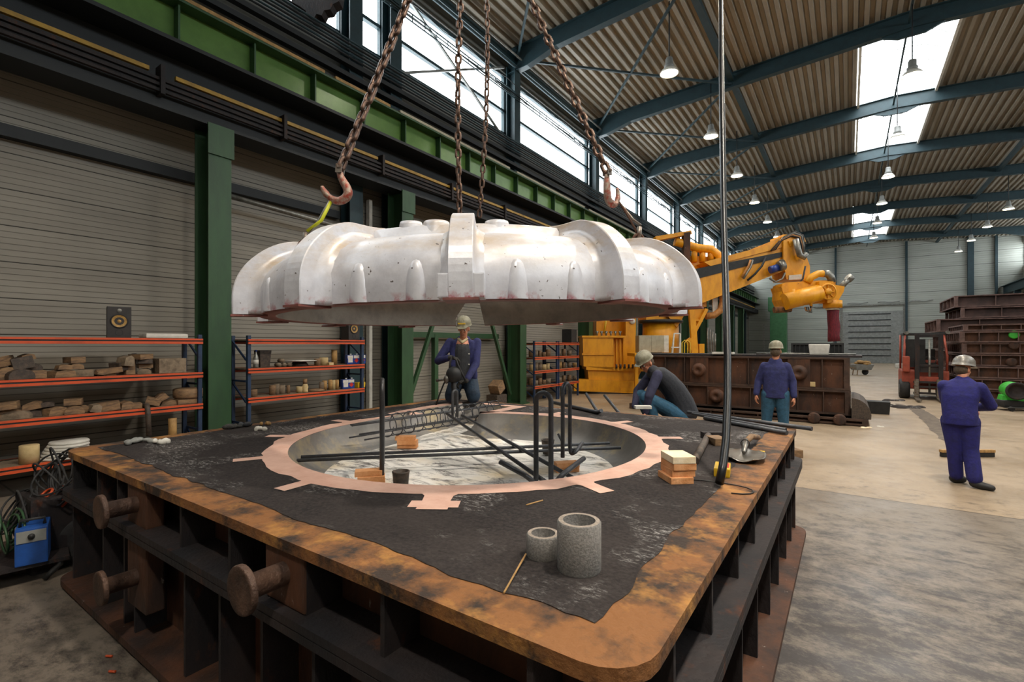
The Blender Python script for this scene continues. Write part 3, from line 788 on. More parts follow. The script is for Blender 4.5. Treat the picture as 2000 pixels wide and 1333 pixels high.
# ribs: curved plates following the shell with swept fillets
outer = [(1.76, -.005), (1.76, .12), (1.74, .22), (1.69, .315), (1.61, .40), (1.52, .462), (1.42, .498), (1.32, .505), (1.22, .51), (1.12, .525)]
inner = [(1.55, -.005), (1.56, .08), (1.55, .17), (1.53, .24), (1.48, .30), (1.42, .345), (1.36, .37), (1.28, .385), (1.2, .39), (1.1, .40)]
ribp = None
def crv(pts, n=3):
    out = []
    for i in range(len(pts)-1):
        p = [Vector((*pts[max(0, min(len(pts)-1, i+k))], 0)) for k in (-1, 0, 1, 2)]
        for k in range(n):
            t = k/n; q = .5*((2*p[1])+(p[2]-p[0])*t+(2*p[0]-5*p[1]+4*p[2]-p[3])*t*t+(3*p[1]-p[0]-3*p[2]+p[3])*t**3); out.append((q.x, q.y))
    return out+[pts[-1]]
outer, inner = crv(outer), crv(inner)
def make_rib(w0=.062):
    b = B(); rows = []
    m = len(outer)
    # cross-section across the rib: fillet - side - top - side - fillet
    for i in range(m):
        o = Vector((outer[i][0], 0, outer[i][1])); q = Vector((inner[i][0], 0, inner[i][1]))
        d = (o-q); tp = 1.0 - .1*i/m
        row = []
        for s, h in ((-2.0, .2), (-1.5, .31), (-1.2, .42), (-1.05, .58), (-1.0, .97), (-.93, 1.0), (.93, 1.0), (1.0, .97), (1.05, .58), (1.2, .42), (1.5, .31), (2.0, .2)):
            v = q + d*h; row.append(b.bm.verts.new((v.x, s*w0*tp, v.z)))
        rows.append(row)
    for r0, r1 in zip(rows, rows[1:]):
        for k in range(len(r0)-1):
            f = b.bm.faces.new((r0[k], r0[k+1], r1[k+1], r1[k])); f.smooth = k not in (3, 4, 5, 6, 7)
    b.bm.faces.new(rows[-1]); b.bm.faces.new(rows[0][::-1])
    for e in b.bm.edges:
        pass
    return b
rb_ = make_rib()
r0 = None
for k in range(12):
    dg = 2.3+30*k
    if k == 6: continue
    a = -math.radians(dg)
    if r0 is None: r0 = rb_.obj('rib', 'silverrib', ring); r0.rotation_euler.z = a
    else:
        r = r0.copy(); COL.objects.link(r); r.rotation_euler.z = a
    ca, sa = math.cos(a), math.sin(a)
    u = B().box((1.665*ca, 1.665*sa, -.012), (.21, .12 if k else .17, .012), a).obj('rib_foot_edge', 'primer', ring)
    if k == 0:
        for s in (-1, 1): B().box((1.70*ca-s*.085*sa, 1.70*sa+s*.085*ca, .055), (.12, .055, .12), a, .008).obj('foot_block', 'silverrib', ring)
# bullet-shaped bosses on the wall, two between ribs
bl = None
for k in range(12):
    for dg in (8.5, 20):
        a = -math.radians(2.3+30*k+dg)
        if abs(abs(2.3+30*k+dg-180)) < 8: continue
        if bl is None:
            q = B(); q.lathe([(0, .215), (.018, .208), (.032, .19), (.044, .16), (.052, .12), (.057, .07), (.058, 0)], (0, 0, 0), 16); [setattr(v.co, 'x', v.co.x*.62) for v in q.bm.verts]
            bl = q.obj('bullet_boss', 'silver', ring)
        else:
            c = bl.copy(); COL.objects.link(c); bl_ = c
        cur = bl if k == 0 and dg == 8.5 else bl_
        cur.location = (1.592*math.cos(a), 1.592*math.sin(a), 0); cur.rotation_euler.z = a
ring_m = Matrix.Translation(ring.location) @ ring.rotation_quaternion.to_matrix().to_4x4() @ Matrix.Diagonal((1.03, 1.03, 1, 1))
def onring(dg, r, z): a = -math.radians(dg); return ring_m @ Vector((r*math.cos(a), r*math.sin(a), z))
# lifting eyes screwed into the pattern
lug = {}
LUGS = dict(left=(58, 1.34, .37), right=(-57, 1.36, .40), back=(168, 1.15, .53), rear=(-174, 1.15, .53))
for k, (dg, r, z) in LUGS.items():
    a = -math.radians(dg); t = Vector((r*math.cos(a), r*math.sin(a), z))
    e = B().cyl(t-Vector((0, 0, .02)), t+Vector((0, 0, .03)), .045, .04, 12).cyl(t, t+Vector((0, 0, .07)), .022, n=10)
    e.tube([t+Vector((-.0, .035*math.cos(q*PI/8), .1+.035*math.sin(q*PI/8))) for q in range(16)], .011, 8, True)
    e.obj('lifting_eye', 'rustbrown', ring)
    lug[k] = ring_m @ (t+Vector((0, 0, .13)))

# ------------------------------------------------------------------ chains
def link_mesh(L, w, r):
    b = B(); pts = []; R = w/2-r; s = L/2-w/2
    for k in range(9): a = -PI/2+PI*k/8; pts.append((0, R*math.cos(a+PI/2+PI/2)*-1, 0)) if 0 else None
    for k in range(9): a = PI*k/8; pts.append((0, R*math.cos(a), s+R*math.sin(a)))
    for k in range(9): a = PI+PI*k/8; pts.append((0, R*math.cos(a), -s+R*math.sin(a)))
    return b.tube(pts, r, 8, True)
Q = atZ(907, -300, 4.2)
def chain(name, label, top, bot, L, w, r, sag=0):
    """links from top to bot, each turned a quarter"""
    rt = empty(name, bot, label, 'chain', 'legs of the lifting chain sling')
    pitch = L-2*r; v = Vector(top)-Vector(bot); n = max(2, round(v.length/pitch)); proto = None
    side = Vector((1, 0, 0))
    for i in range(n):
        t = (i+.5)/n; p = v*t + Vector((CR.x, CR.y, 0))*sag*math.sin(PI*t)
        tg = (v + Vector((CR.x, CR.y, 0))*sag*PI*math.cos(PI*t)).normalized()
        q = tg.to_track_quat('Z', 'Y') @ Quaternion((0, 0, 1), PI/2*(i % 2)+.5+.13*math.sin(i*2.1))
        if proto is None: o = proto = link_mesh(L*1.0, w, r).obj('chain_link', 'chain', rt)
        else: o = proto.copy(); COL.objects.link(o)
        o.rotation_mode = 'QUATERNION'; o.rotation_quaternion = q; o.location = p
    return rt
def hook(name, label, tip, trace, org, sc, r, face, ust=1.0, order=1):
    """C hook hanging from its clevis at tip; trace = centre line in its own plane"""
    h = empty(name, tip, label, 'hook', 'foundry hooks at the ends of the chains')
    ax = Vector(face).normalized(); up = Vector((0, 0, 1)); nrm = ax.cross(up)
    P = lambda x, y: ax*((x-org[0])*sc*ust) + up*((org[1]-y)*sc)
    pts = [P(x, y) for x, y in trace]
    fine = []
    for i in range(len(pts)-1):
        p0, p1, p2, p3 = pts[max(i-1, 0)], pts[i], pts[i+1], pts[min(i+2, len(pts)-1)]
        for k in range(3):
            t = k/3; fine.append(.5*((2*p1)+(p2-p0)*t+(2*p0-5*p1+4*p2-p3)*t*t+(3*p1-p0-3*p2+p3)*t**3))
    fine.append(pts[-1]); n = len(fine)
    rs = [r*(.8+.45*math.sin(PI*min(1, i/(n*.72)))) if i < n*.75 else r*(1.0-.62*((i-n*.75)/(n*.25))) for i in range(n)]
    b = B(); b.tube(fine, rs, 12)
    b.obj('hook_body', 'hookred', h)
    e = B()
    for s in (-1, 1):
        e.bar(nrm*s*r*1.05+P(*trace[0])-up*r*.4, nrm*s*r*1.05+up*r*.9, r*.5, r*1.7, ax, .003)
    e.tube([nrm*r*1.7+up*r*.2, -nrm*r*1.7+up*r*.2], r*.5, 10)
    e.obj('hook_clevis', 'ironlight', h)
    return h, fine
eL = atZ(665, 329, 3.38); eR = atZ(1186, 336, 3.45)
chain('lifting_chain', 'thick brown lifting chain leading to the left hook', Q, eL+Vector((0, 0, .0)), .11, .076, .0150, .02)
chain('lifting_chain', 'brown lifting chain leading to the right hook', Q+CR*.03, eR+Vector((0, 0, .0)), .10, .068, .0135, -.02)
chain('lifting_chain', 'nearer of the two middle chains, hanging almost straight down', Q+CF*.5+CR*-.02, atZ(898, 425, 4.75), .11, .07, .0135, -.05)
chain('lifting_chain', 'farther and thinner of the two middle chains', Q+CF*1.2+CR*.12, atZ(936, 425, 5.55), .11, .066, .0125, .05)
h1, fl = hook('chain_hook', 'worn red and silver hook at the left, holding a yellow-lined wire sling', eL,
    [(650, 130), (675, 215), (725, 310), (780, 410), (795, 500), (750, 580), (660, 625), (560, 612), (470, 560), (400, 485), (362, 420), (345, 372)], (665, 60), .0004, .025, CR)
hl = h1.location + fl[24]
h2, fr = hook('chain_hook', 'brown steel hook at the right, its tip pointing up on the right', eR,
    [(262, 150), (255, 230), (256, 330), (262, 430), (285, 515), (345, 565), (410, 545), (448, 470), (455, 390), (435, 305)], (262, 112), .00049, .022, CR*.8+CF*.6, 1.2)
hr = h2.location + fr[20]
# slings from the hooks to the lifting eyes
def sling(label, a, b_, m1, m2, cols):
    r = empty('wire_sling', b_, label, 'sling')
    p = [Vector(a)-Vector(b_), (Vector(a)-Vector(b_))*.5+Vector((0.012, 0, -.01)), Vector((0, 0, 0))]
    B().tube([p[0]+Vector((0, 0, .02)), p[0]+CR*.012, p[1]+CR*.006, p[2]], .0075, 8).obj('wire_leg', m1, r)
    B().tube([p[0]-Vector((0, 0, .015))+CR*.02, p[1]+CR*.025, p[2]*1+CR*.02+Vector((0, 0, .07))], .012 if cols else .009, 8).obj('sleeve' if cols else 'wire_leg', m2, r)
    B().cyl(Vector((0, 0, -.03))+CR*.005, Vector((0, 0, .06))+CR*.008, .018, n=10).obj('ferrule', 'ironlight', r)
sling('thin steel sling with a yellow sleeve between left hook and pattern', hl+Vector((0, 0, -.0)), lug['left'], 'steel', 'yellowlime', True)

sling('twisted steel sling between right hook and pattern', hr, lug['right'], 'rustbrown', 'ironlight', False)

# black hose hanging from above, ending on the sand
hp = [(1408, -60, 5.1), (1408, 0, 4.95), (1409, 120, 4.6), (1411, 260, 4.25), (1413, 400, 3.95), (1416, 520, 3.7), (1419, 620, 3.45), (1421, 700, 3.3), (1421, 780, 3.12), (1418, 860, 2.98), (1412, 910, 2.88), (1405, 948, 2.82)]
q = [atZ(*p) for p in hp]; q[-1].z = BZ+.028
hs = B().tube(q, .027, 12)
hs = empty('black_hose', q[-1], 'black shiny hose hanging down in front onto the sand at the right', 'hose')
B().tube([p-q[-1] for p in q], .024, 14).obj('hose_body', 'hose', hs)
B().tube([Vector((math.cos(k*.35)*.2-.02, math.sin(k*.35)*.1, -.022+.002*math.sin(k))) for k in range(-3, 10)], .004, 5).obj('tie_wire', 'black', hs)

# ================================================================== on and in the moulding box
def thing(name, loc, label, cat, grp=None, rot=0): return empty(name, loc, label, cat, grp, rot)
def on(px, py, z=BZ): return onz(px, py, z)
# bent bars (lifting bails) standing in the cavity
def bail(pts, r, label):
    base_ = Vector(pts[0]); fine = []
    P_ = [Vector(p) for p in pts]
    o = thing('bent_bar', (base_.x, base_.y, base_.z), label, 'steel bar')
    # rounded corners
    out = [P_[0]]
    for i in range(1, len(P_)-1):
        a, p, c = P_[i-1], P_[i], P_[i+1]; d1 = min(.10, (p-a).length*.45); d2 = min(.10, (c-p).length*.45)
        s_, e_ = p+(a-p).normalized()*d1, p+(c-p).normalized()*d2
        for k in range(7): t = k/6; out.append((s_*(1-t)+p*t)*(1-t)+(p*(1-t)+e_*t)*t)
    out.append(P_[-1])
    B().tube([p-base_ for p in out], r, 14).obj('bar', 'iron', o)
    return o
def arch(a, b_, top, n=9):
    """half round between two legs"""
    a, b_ = Vector(a), Vector(b_); c = (a+b_)/2; R_ = (b_-a).length/2; d = (b_-a).normalized()
    return [c - d*R_*math.cos(PI*k/n) + Vector((0, 0, R_*math.sin(PI*k/n))) for k in range(n+1)]
def bail2(pre, la, lb, ztop, post, r, label):
    la, lb = Vector(la), Vector(lb)
    A_, B_ = Vector((la.x, la.y, ztop)), Vector((lb.x, lb.y, ztop))
    pts = [Vector(p) for p in pre]+[la]
    def rnd(P_):
        out = [P_[0]]
        for i in range(1, len(P_)-1):
            a, p, c = P_[i-1], P_[i], P_[i+1]; d1 = min(.08, (p-a).length*.45); d2 = min(.08, (c-p).length*.45)
            s_, e_ = p+(a-p).normalized()*d1, p+(c-p).normalized()*d2
            for k in range(7): t = k/6; out.append((s_*(1-t)+p*t)*(1-t)+(p*(1-t)+e_*t)*t)
        return out+[P_[-1]]
    left = rnd(pts+[A_]) if pre else [la, A_]
    right = rnd([B_, lb]+[Vector(p) for p in post]) if post else [B_, lb]
    full = left[:-1]+arch(A_, B_, ztop)+right[1:]
    org = Vector((la.x, la.y, PF))
    o = thing('bent_bar', org, label, 'steel bar')
    B().tube([p-org for p in full], r, 14).obj('bar', 'iron', o)
    return o
z9 = .845
zr = PF+.12
l1 = atZ(1047, 910, 3.45); l2 = atZ(1076, 915, 3.40)
bail2([atZ(977, 903, 3.55), atZ(1032, 932, 3.38)], (l1.x, l1.y, .90), (l2.x, l2.y, .90), 1.505, [atZ(1100, 926, 3.35), atZ(1140, 896, 3.70)], .0185, 'front U-shaped black bar standing in the cavity with feet bent outwards')
l1 = atZ(1099, 872, 4.1); l2 = atZ(1113, 874, 4.22)
bail2([], (l1.x, l1.y, .95), (l2.x, l2.y, .95), 1.50, [atZ(1124, 884, 4.2), atZ(1137, 866, 4.45)], .0175, 'narrow U-shaped black bar at the right rear of the cavity')
l1 = atZ(746, 905, 3.72); l2 = atZ(747, 895, 3.95)
bail2([], (l1.x, l1.y, .90), (l2.x, l2.y, .93), 1.505, [], .0185, 'U-shaped black bar seen edge-on at the left of the cavity')
l1 = atZ(884, 812, 5.5); l2 = atZ(893, 814, 5.55)
bail2([], (l1.x, l1.y, 1.08), (l2.x, l2.y, 1.08), 1.345, [], .0155, 'small U-shaped black bar in front of the kneeling worker')
def rod(a, b_, r, label, grp=None, m='iron', name='steel_rod', n=12):
    a, b_ = Vector(a), Vector(b_)
    o = B().cyl((0, 0, 0), b_-a, r, n=n).obj(name, m); o.location = a
    return tag(o, label, 'steel bar', grp)
rod(onz(580, 900, .96), onz(1212, 875, .96), .0145, 'long black rod across the cavity, the nearer of the crossing pair')
rod(onz(588, 893, .97), onz(1190, 866, .97), .014, 'long black rod across the cavity, the farther of the crossing pair')
rod(atZ(872, 808, 5.62), atZ(1066, 942, 3.42), .016, 'black rod running towards the camera, left one of the diagonal pair')
rod(atZ(902, 812, 5.62), atZ(1124, 937, 3.5), .016, 'black rod running towards the camera, right one of the diagonal pair')
rod(atZ(1090, 848, 4.75), atZ(1101, 870, 4.7), .012, 'short black bar end leaning against the rear wall of the cavity')
# cylindrical rebar cage
a, b_ = atZ(714, 838, 4.75), atZ(972, 799, 6.45)
cg = thing('rebar_cage', a, 'long cylindrical cage of thin rebar lying over the back left of the cavity', 'rebar cage')
ax = (b_-a); L = ax.length; t = ax.normalized(); u = t.cross(Vector((0, 0, 1))).normalized(); w_ = t.cross(u)
for k in range(6):
    an = 2*PI*k/6+.4; d = (u*math.cos(an)+w_*math.sin(an))*.105
    B().cyl(d - t*random.uniform(.0, .25), ax+d+t*random.uniform(0, .1), .008, n=7).obj('long_bar', 'iron', cg)
h0 = None
for k in range(13):
    s_ = .25+k*(L-.35)/12
    pts = [t*(s_+.03*j/16-.02*(k%2))+(u*math.cos(2*PI*j/20)+w_*math.sin(2*PI*j/20))*.115 for j in range(22)]
    B().tube(pts, .0055, 6).obj('hoop', 'iron', cg)
# fire bricks
def brick(loc, rot, label, m='brick', d=(.22, .11, .045), grp='orange fire bricks in the cavity'):
    return tag(B().box((0, 0, d[2]/2), d, None, .004).obj('fire_brick', m, None, loc, rot), label, 'brick', grp)
def stack(p, z0, n, rot, where, dims=(.2, .1, .042)):
    for k in range(n):
        brick((p.x+.012*math.sin(k*2.2), p.y+.01*math.cos(k*1.7), z0+k*dims[2]), rot+.06*math.sin(k*3.1), 'orange fire brick %s, %s of its stack' % (where, ['bottom', 'second', 'third', 'top'][k if k < n-1 else 3]), d=dims)
stack(atZ(724, 922, 3.72), PF, 3, TH+.25, 'under the left edge-on bar')
stack(atZ(795, 866, 5.05), PF+.01, 3, TH+.0, 'under the rebar cage')
stack(atZ(1105, 903, 4.15), PF, 2, TH+.2, 'under the narrow right bar')
brick(tuple(atZ(1048, 951, 3.27))[:2]+(PF+.001,), TH+.2, 'pale fire brick lying at the front rim under the diagonal rods', 'brickpale', (.24, .12, .045), None)
# crucibles
def cup(p, z, r, h, label):
    return tag(B().lathe([(0, 0), (r*.78, 0), (r*.82, .01), (r, h-.015), (r*1.04, h-.01), (r*1.04, h), (r*.86, h), (r*.68, .03), (0, .03)], (0, 0, 0), 26).obj('crucible', 'graphite', None, (p.x, p.y, z)), label, 'crucible')
cup(atZ(783, 930, 3.6), PF+.001, .062, .145, 'dark tapered crucible standing at the front left of the cavity')
cup(atZ(1070, 870, 4.75), PF+.015, .062, .14, 'dark tapered crucible near the rear wall of the cavity')
# grey ceramic sleeves
def sleeve(px, py, r, h, ri, label):
    p = on(px, py); o = thing('ceramic_sleeve', (p.x, p.y, BZ), label, 'sleeve')
    B().lathe([(r*.96, 0), (r, .008), (r, h-.006), (r-.005, h)], n=40).lathe([(ri, h), (ri, .01), (0, .01)], n=40).obj('sleeve_wall', 'ceramic', o)
    B().lathe([(r-.005, h), (ri, h)], n=40).obj('rim', 'ceramicrim', o)
    return o
sleeve(1061, 1086, .066, .09, .047, 'short squat grey ceramic tube on the sand')
sleeve(1131, 1112, .081, .182, .060, 'taller grey ceramic tube with a white mark, right of the short one')
rod(on(984, 1159, BZ+.006), on(1027, 1083, BZ+.03), .004, 'thin pale stick leaning against the short ceramic tube', None, 'woodlight', 'thin_stick', 6)
rod(on(1028, 987, BZ+.005), on(1060, 978, BZ+.005), .004, 'short pale stick lying on the sand in front of the rim', None, 'woodlight', 'thin_stick', 6)
# brick stack at right
p = on(1322, 938)
for k in range(3):
    brick((p.x+.006*(k-1), p.y+[-.012, .012, .008][k], BZ+k*.040), TH+[.12, .06, .1][k], 'orange fire brick in the right-hand stack, %s' % ['at the bottom and shifted left', 'second from the bottom', 'directly under the pale top brick'][k], 'brick', (.142, .19, .040), None)
brick((p.x+.005, p.y+.005, BZ+.120), TH+.08, 'pale cream fire brick topping the stack on the sand', 'brickpale', (.142, .19, .042), None)
# hammer, timber, shovel, matches, tape, rods
p1, p2 = on(1357, 900, BZ+.03), on(1384, 850, BZ+.03)
h = thing('sledge_hammer', p1, 'dark heavy hammer lying on the sand beside the brick stack', 'hammer')
B().cyl((0, 0, 0), p2-p1, .028, n=14).obj('handle', 'graphite', h)
B().bar(p2-p1+CR*-.06, p2-p1+CR*.12, .07, .055).obj('hammer_head', 'rustdark', h)
p = on(1400, 868); tag(B().box((0, 0, .03), (.12, .17, .06), None, .006).obj('wooden_block', 'wood', None, (p.x, p.y, BZ), TH+.1), 'small brown wooden block between the hammer and the hose', 'block')
p1 = on(1453, 897)
s_ = thing('shovel', (p1.x, p1.y, BZ), 'round steel shovel with a wooden handle lying on the sand', 'shovel', None, TH-.50)
b = B(); rows = []
for j in range(11):
    v = j/10; y = -.17+.34*v; hw = .145*math.sqrt(max(.02, 1-(abs(v-.52)/.56)**3.2))
    rows.append([b.bm.verts.new((hw*x_, y, .012+.03*(x_*x_)*.8+.05*v*(1-abs(x_))**1.5*.9)) for x_ in [k/6 for k in range(-6, 7)]])
for r0_, r1_ in zip(rows, rows[1:]):
    for k in range(12): f = b.bm.faces.new((r0_[k], r0_[k+1], r1_[k+1], r1_[k])); f.smooth = True
o = b.obj('blade', 'steel', s_); md = o.modifiers.new('t', 'SOLIDIFY'); md.thickness = .004
B().tube([(0, -.02, .05), (0, .14, .075), (.0, .24, .09)], [.012, .024, .024], 12).obj('socket', 'steel', s_)
B().tube([(0, .19, .085), (.03, .40, .10), (.07, .68, .05)], [.021, .023, .021], 12).obj('handle', 'wood', s_)
B().tube([(.03*math.cos(k*PI/6), .155, .085+.03*math.sin(k*PI/6)) for k in range(12)], .004, 6, True).obj('wire_ring', 'black', s_)
p = on(1408, 938)
p = on(1411, 926)
t_ = thing('yellow_box', (p.x, p.y, BZ), 'small yellow carton with red and white print behind the foot of the hose', 'carton', None, TH-.45)
B().box((0, 0, .028), (.095, .20, .056), None, .012).obj('carton_body', 'yellow', t_); B().box((.03, 0, .0565), (.02, .12, .002)).obj('label_print', 'red', t_); B().box((.005, -.02, .0568), (.012, .10, .002)).obj('label_stripe', 'white', t_)
p = on(1488, 891); tag(B().box((0, 0, .016), (.035, .08, .032), None, .006).obj('yellow_tape', 'yellow', None, (p.x, p.y, BZ), TH-.6), 'small yellow tool beside the shovel blade', 'tool')
zz = BZ+.024
rod(on(1343, 806, zz), on(1586, 838, zz), .021, 'rearmost of the three long steel bars lying at the right rear corner', None, 'iron')
rod(on(1352, 809, zz), on(1535, 840, zz), .017, 'middle one of the three long steel bars at the right rear corner', None, 'iron')
rod(on(1376, 817, zz), on(1537, 846, zz), .021, 'nearest of the three long steel bars at the right rear corner', None, 'iron')
o = thing('bent_bar', on(1078, 786, zz), 'black bar with a bent end lying along the back edge of the box', 'steel bar')
a = on(1078, 786, zz)
B().tube([Vector((0, 0, 0)), on(1157, 804, zz)-a, on(1166, 806, zz)-a, on(1175, 803, zz+.03)-a], .024, 10).obj('bar', 'iron', o)
p = on(1258, 798); tag(B().box((0, 0, .02), (.21, .1, .04), None, .004).obj('white_slab', 'whitecer', None, (p.x, p.y-.05, BZ), TH), 'white rectangular slab lying near the crouching worker', 'slab')
# litter at the left
def rag(px, py, m, s, label, name='work_glove', cat='glove', seed=1):
    random.seed(seed); p = on(px, py); b = B()
    for k in range(7):
        b.ell((random.uniform(-.5, .5)*s, random.uniform(-.3, .3)*s, .012+random.uniform(0, .012)), (random.uniform(.16, .3)*s, random.uniform(.1, .2)*s, random.uniform(.014, .026)), Matrix.Rotation(random.uniform(0, 3), 3, 'Z'), 12, 6)
    o = b.obj(name, m, None, (p.x, p.y, BZ+.004), TH)
    md = o.modifiers.new('r', 'REMESH'); md.mode = 'VOXEL'; md.voxel_size = .006; md.use_smooth_shade = True
    return tag(o, label, cat)
rag(270, 868, 'grey', .17, 'crumpled pale grey glove on the left side of the sand', seed=2)
rag(312, 868, 'whitecer', .12, 'crumpled white paper scrap beside the left glove', 'paper_scrap', 'paper', 3)
rag(452, 838, 'glove', .17, 'grey work glove near the left rim of the cavity', seed=4)
rag(480, 834, 'shirt', .14, 'dark glove next to the orange sponge', seed=5)
rag(519, 832, 'woodlight', .09, 'small orange-tan sponge behind the dark glove', 'sponge', 'sponge', 6)
rag(510, 842, 'whitecer', .10, 'flat white plaster scrap beside the sponge', 'plaster_scrap', 'scrap', 8)

# ================================================================== shelves along the left wall
def rack(y0, y1, x0, x1, levels, top, lab, name='shelf_rack'):
    r = thing(name, (x1, y0, 0), lab, 'shelving'); L = y1-y0; D = x1-x0
    for yy in (0, L):
        for xx in (0, -D):
            B().box((xx-.03*(1 if xx == 0 else -1), yy+(.03 if yy == 0 else -.03), top/2), (.06, .055, top)).obj('post', 'blue', r)
        for k in range(5):
            z0 = .2+k*.36; b = B().bar((-.05, yy, z0), (-D+.05, yy, z0+.34 if k % 2 == 0 else z0), .02, .03)
            b.obj('frame_brace', 'blue', r)
    for z in levels:
        for xx in (0.012, -D-.012):
            b = B(); b.box((xx, L/2, z-.016), (.03, L, .028)); b.box((xx, L/2, z-.068), (.03, L, .034)); sb_ = b.obj('shelf_beam', 'orange', r); B().box((xx-.004, L/2, z-.042), (.016, L, .05)).obj('beam_groove', 'black', sb_)
        B().b2((-D+.0, .05, z-.03), (-.01, L-.05, z-.005)).obj('shelf_board', 'board', r)
    return r
LV1 = [2.0, 1.475, .985, .42]
rack(.75, 3.52, -8.95, -8.35, LV1, 2.06, 'orange and blue shelving at far left loaded with wood blocks')
rack(4.22, 6.62, -8.95, -8.35, [2.0, 1.50, 1.0], 2.06, 'orange and blue shelving with cans and ceramic tubes, behind the first green column')
rack(13.35, 14.9, -8.95, -8.35, [1.98, 1.5, 1.05, .55], 2.02, 'distant orange shelving just right of the third green column')
rack(14.95, 16.5, -8.95, -8.35, [1.98, 1.5, 1.05, .55], 2.02, 'distant orange shelving next to the yellow machine')
def item(fn, name, m, px, y_level, lab, cat, rot=0, xo=0, grp=None):
    z = y_level; p = onx(px, 674, -8.55+xo)
    return tag(fn.obj(name, m, None, (p.x, p.y, z), rot), lab, cat, grp)
# speaker
def speaker(loc, rot, lab, cone_m):
    s = thing('loudspeaker', loc, lab, 'speaker', None, rot)
    B().box((0, 0, .22), (.26, .27, .44), None, .006).obj('cabinet', 'blackbrown', s)
    q = Quaternion((0, 1, 0), PI/2)
    B().lathe([(.095, 0), (.102, .008), (.095, .014), (.085, .01)], (.13, 0, .235), 28, q).obj('woofer_surround', 'rubber', s)
    B().lathe([(.085, .01), (.03, -.012), (.022, .0), (0, .006)], (.132, 0, .235), 24, q).obj('woofer_cone', cone_m, s)
    B().lathe([(.028, 0), (.024, .006), (.012, .004), (0, .008)], (.13, 0, .385), 18, q).obj('tweeter', 'galv', s)
    B().lathe([(.045, 0), (.04, .004), (.03, -.01), (0, -.012)], (.131, 0, .075), 20, q).obj('port', 'black', s)
    return s
M['blackbrown'] = mat('black_ash_cabinet', '#2c2624', '#211d1c', 8, .4, .6, .55)
M['kevlar'] = mat('tan_speaker_cone', '#b08a48', '#8d6c36', 30, .4, .6, .6)
speaker(onx(232, 660, -8.6).to_2d().to_3d()+Vector((0, 0, 2.0)), TH*-.4, 'black loudspeaker with a tan cone on top of the far left shelving', 'kevlar')
speaker(onx(684, 660, -8.62).to_2d().to_3d()+Vector((0, 0, 2.0)), 0, 'black loudspeaker on top of the second shelving, half hidden under the pattern', 'kevlar')
random.seed(11)
item(B().box((0, 0, .035), (.3, .55, .07), None, .03), 'foam_roll', 'whitecer', 320, 2.0, 'mottled white padded slab on top of the left shelving beside the speaker', 'pad')
# wood blocks, level by level
def wblock(px, z, d, rot, lab, m='wood', xo=0, dz=0, tilt=0):
    b = B()
    kind = random.random()
    if kind < .45: b.box((0, 0, d[2]/2), d, None, .006)
    elif kind < .75:
        poly = [(-d[0]/2, -d[1]/2, 0), (-d[0]/2, d[1]/2, 0), (-d[0]/2, d[1]*.42, d[2]*.8), (-d[0]/2, d[1]*.1, d[2]), (-d[0]/2, -d[1]*.4, d[2]*.75)]
        b.prism(poly, (d[0], 0, 0))
    else:
        n_ = 9; poly = [(-d[0]/2, -d[1]/2*math.cos(PI*k/n_), d[2]*(.35+.65*math.sin(PI*k/n_))) for k in range(n_+1)]
        poly += [(-d[0]/2, d[1]/2, 0), (-d[0]/2, -d[1]/2, 0)]
        b.prism(poly, (d[0], 0, 0))
    p = onx(px, 674, -8.58+xo)
    o = b.obj('wooden_block', m, None, (p.x, p.y, z+dz), (tilt, 0, rot))
    return tag(o, lab, 'wood block', 'wooden pattern blocks on the far left shelving')
ORDN = ['first', 'second', 'third', 'fourth', 'fifth', 'sixth', 'seventh', 'eighth', 'ninth', 'tenth', 'eleventh', 'twelfth', 'thirteenth', 'fourteenth', 'fifteenth', 'sixteenth', 'seventeenth', 'eighteenth', 'nineteenth', 'twentieth', 'twenty-first', 'twenty-second', 'twenty-third', 'twenty-fourth']
L1 = [(30, .3, .26, .10, 0, 0), (45, .26, .2, .12, .10, .25), (72, .24, .15, .08, 0, 0), (66, .2, .16, .07, .08, -.1), (52, .2, .14, .06, .19, .15), (12, .25, .26, .12, 0, 0), (8, .25, .2, .1, .12, .3),
      (118, .28, .24, .08, 0, 0), (124, .2, .15, .055, .08, 0), (146, .25, .15, .06, .08, 0), (145, .25, .16, .065, .145, .03), (168, .22, .18, .07, 0, 0), (196, .3, .24, .05, 0, -.2), (215, .2, .28, .06, .02, .15),
      (235, .22, .16, .09, .05, .1), (248, .2, .12, .2, 0, 0), (283, .25, .16, .06, 0, 0), (283, .25, .17, .05, .065, 0), (283, .25, .17, .05, .12, 0), (275, .25, .2, .06, .172, .03), (262, .05, .06, .24, 0, 0), (244, .2, .14, .12, .1, -.1)]
L2 = [(22, .26, .26, .1, 0, 0), (15, .24, .2, .07, .1, .1), (36, .28, .26, .08, 0, 0), (65, .25, .2, .07, 0, 0), (66, .22, .18, .08, .075, .2), (100, .28, .22, .09, 0, 0), (92, .24, .15, .05, .09, .1), (120, .2, .12, .07, 0, 0),
      (146, .24, .2, .08, 0, .0), (144, .24, .18, .07, .085, 0), (154, .22, .14, .08, 0, .1), (182, .26, .12, .09, 0, -.3), (212, .3, .26, .09, 0, .1), (245, .24, .16, .09, 0, 0), (266, .2, .12, .06, 0, 0), (297, .26, .18, .08, .02, -.3), (316, .3, .2, .08, .06, .55), (330, .26, .2, .06, 0, 0)]
pos = ['near the left end', 'left of centre', 'near the middle', 'right of centre', 'near the right end']
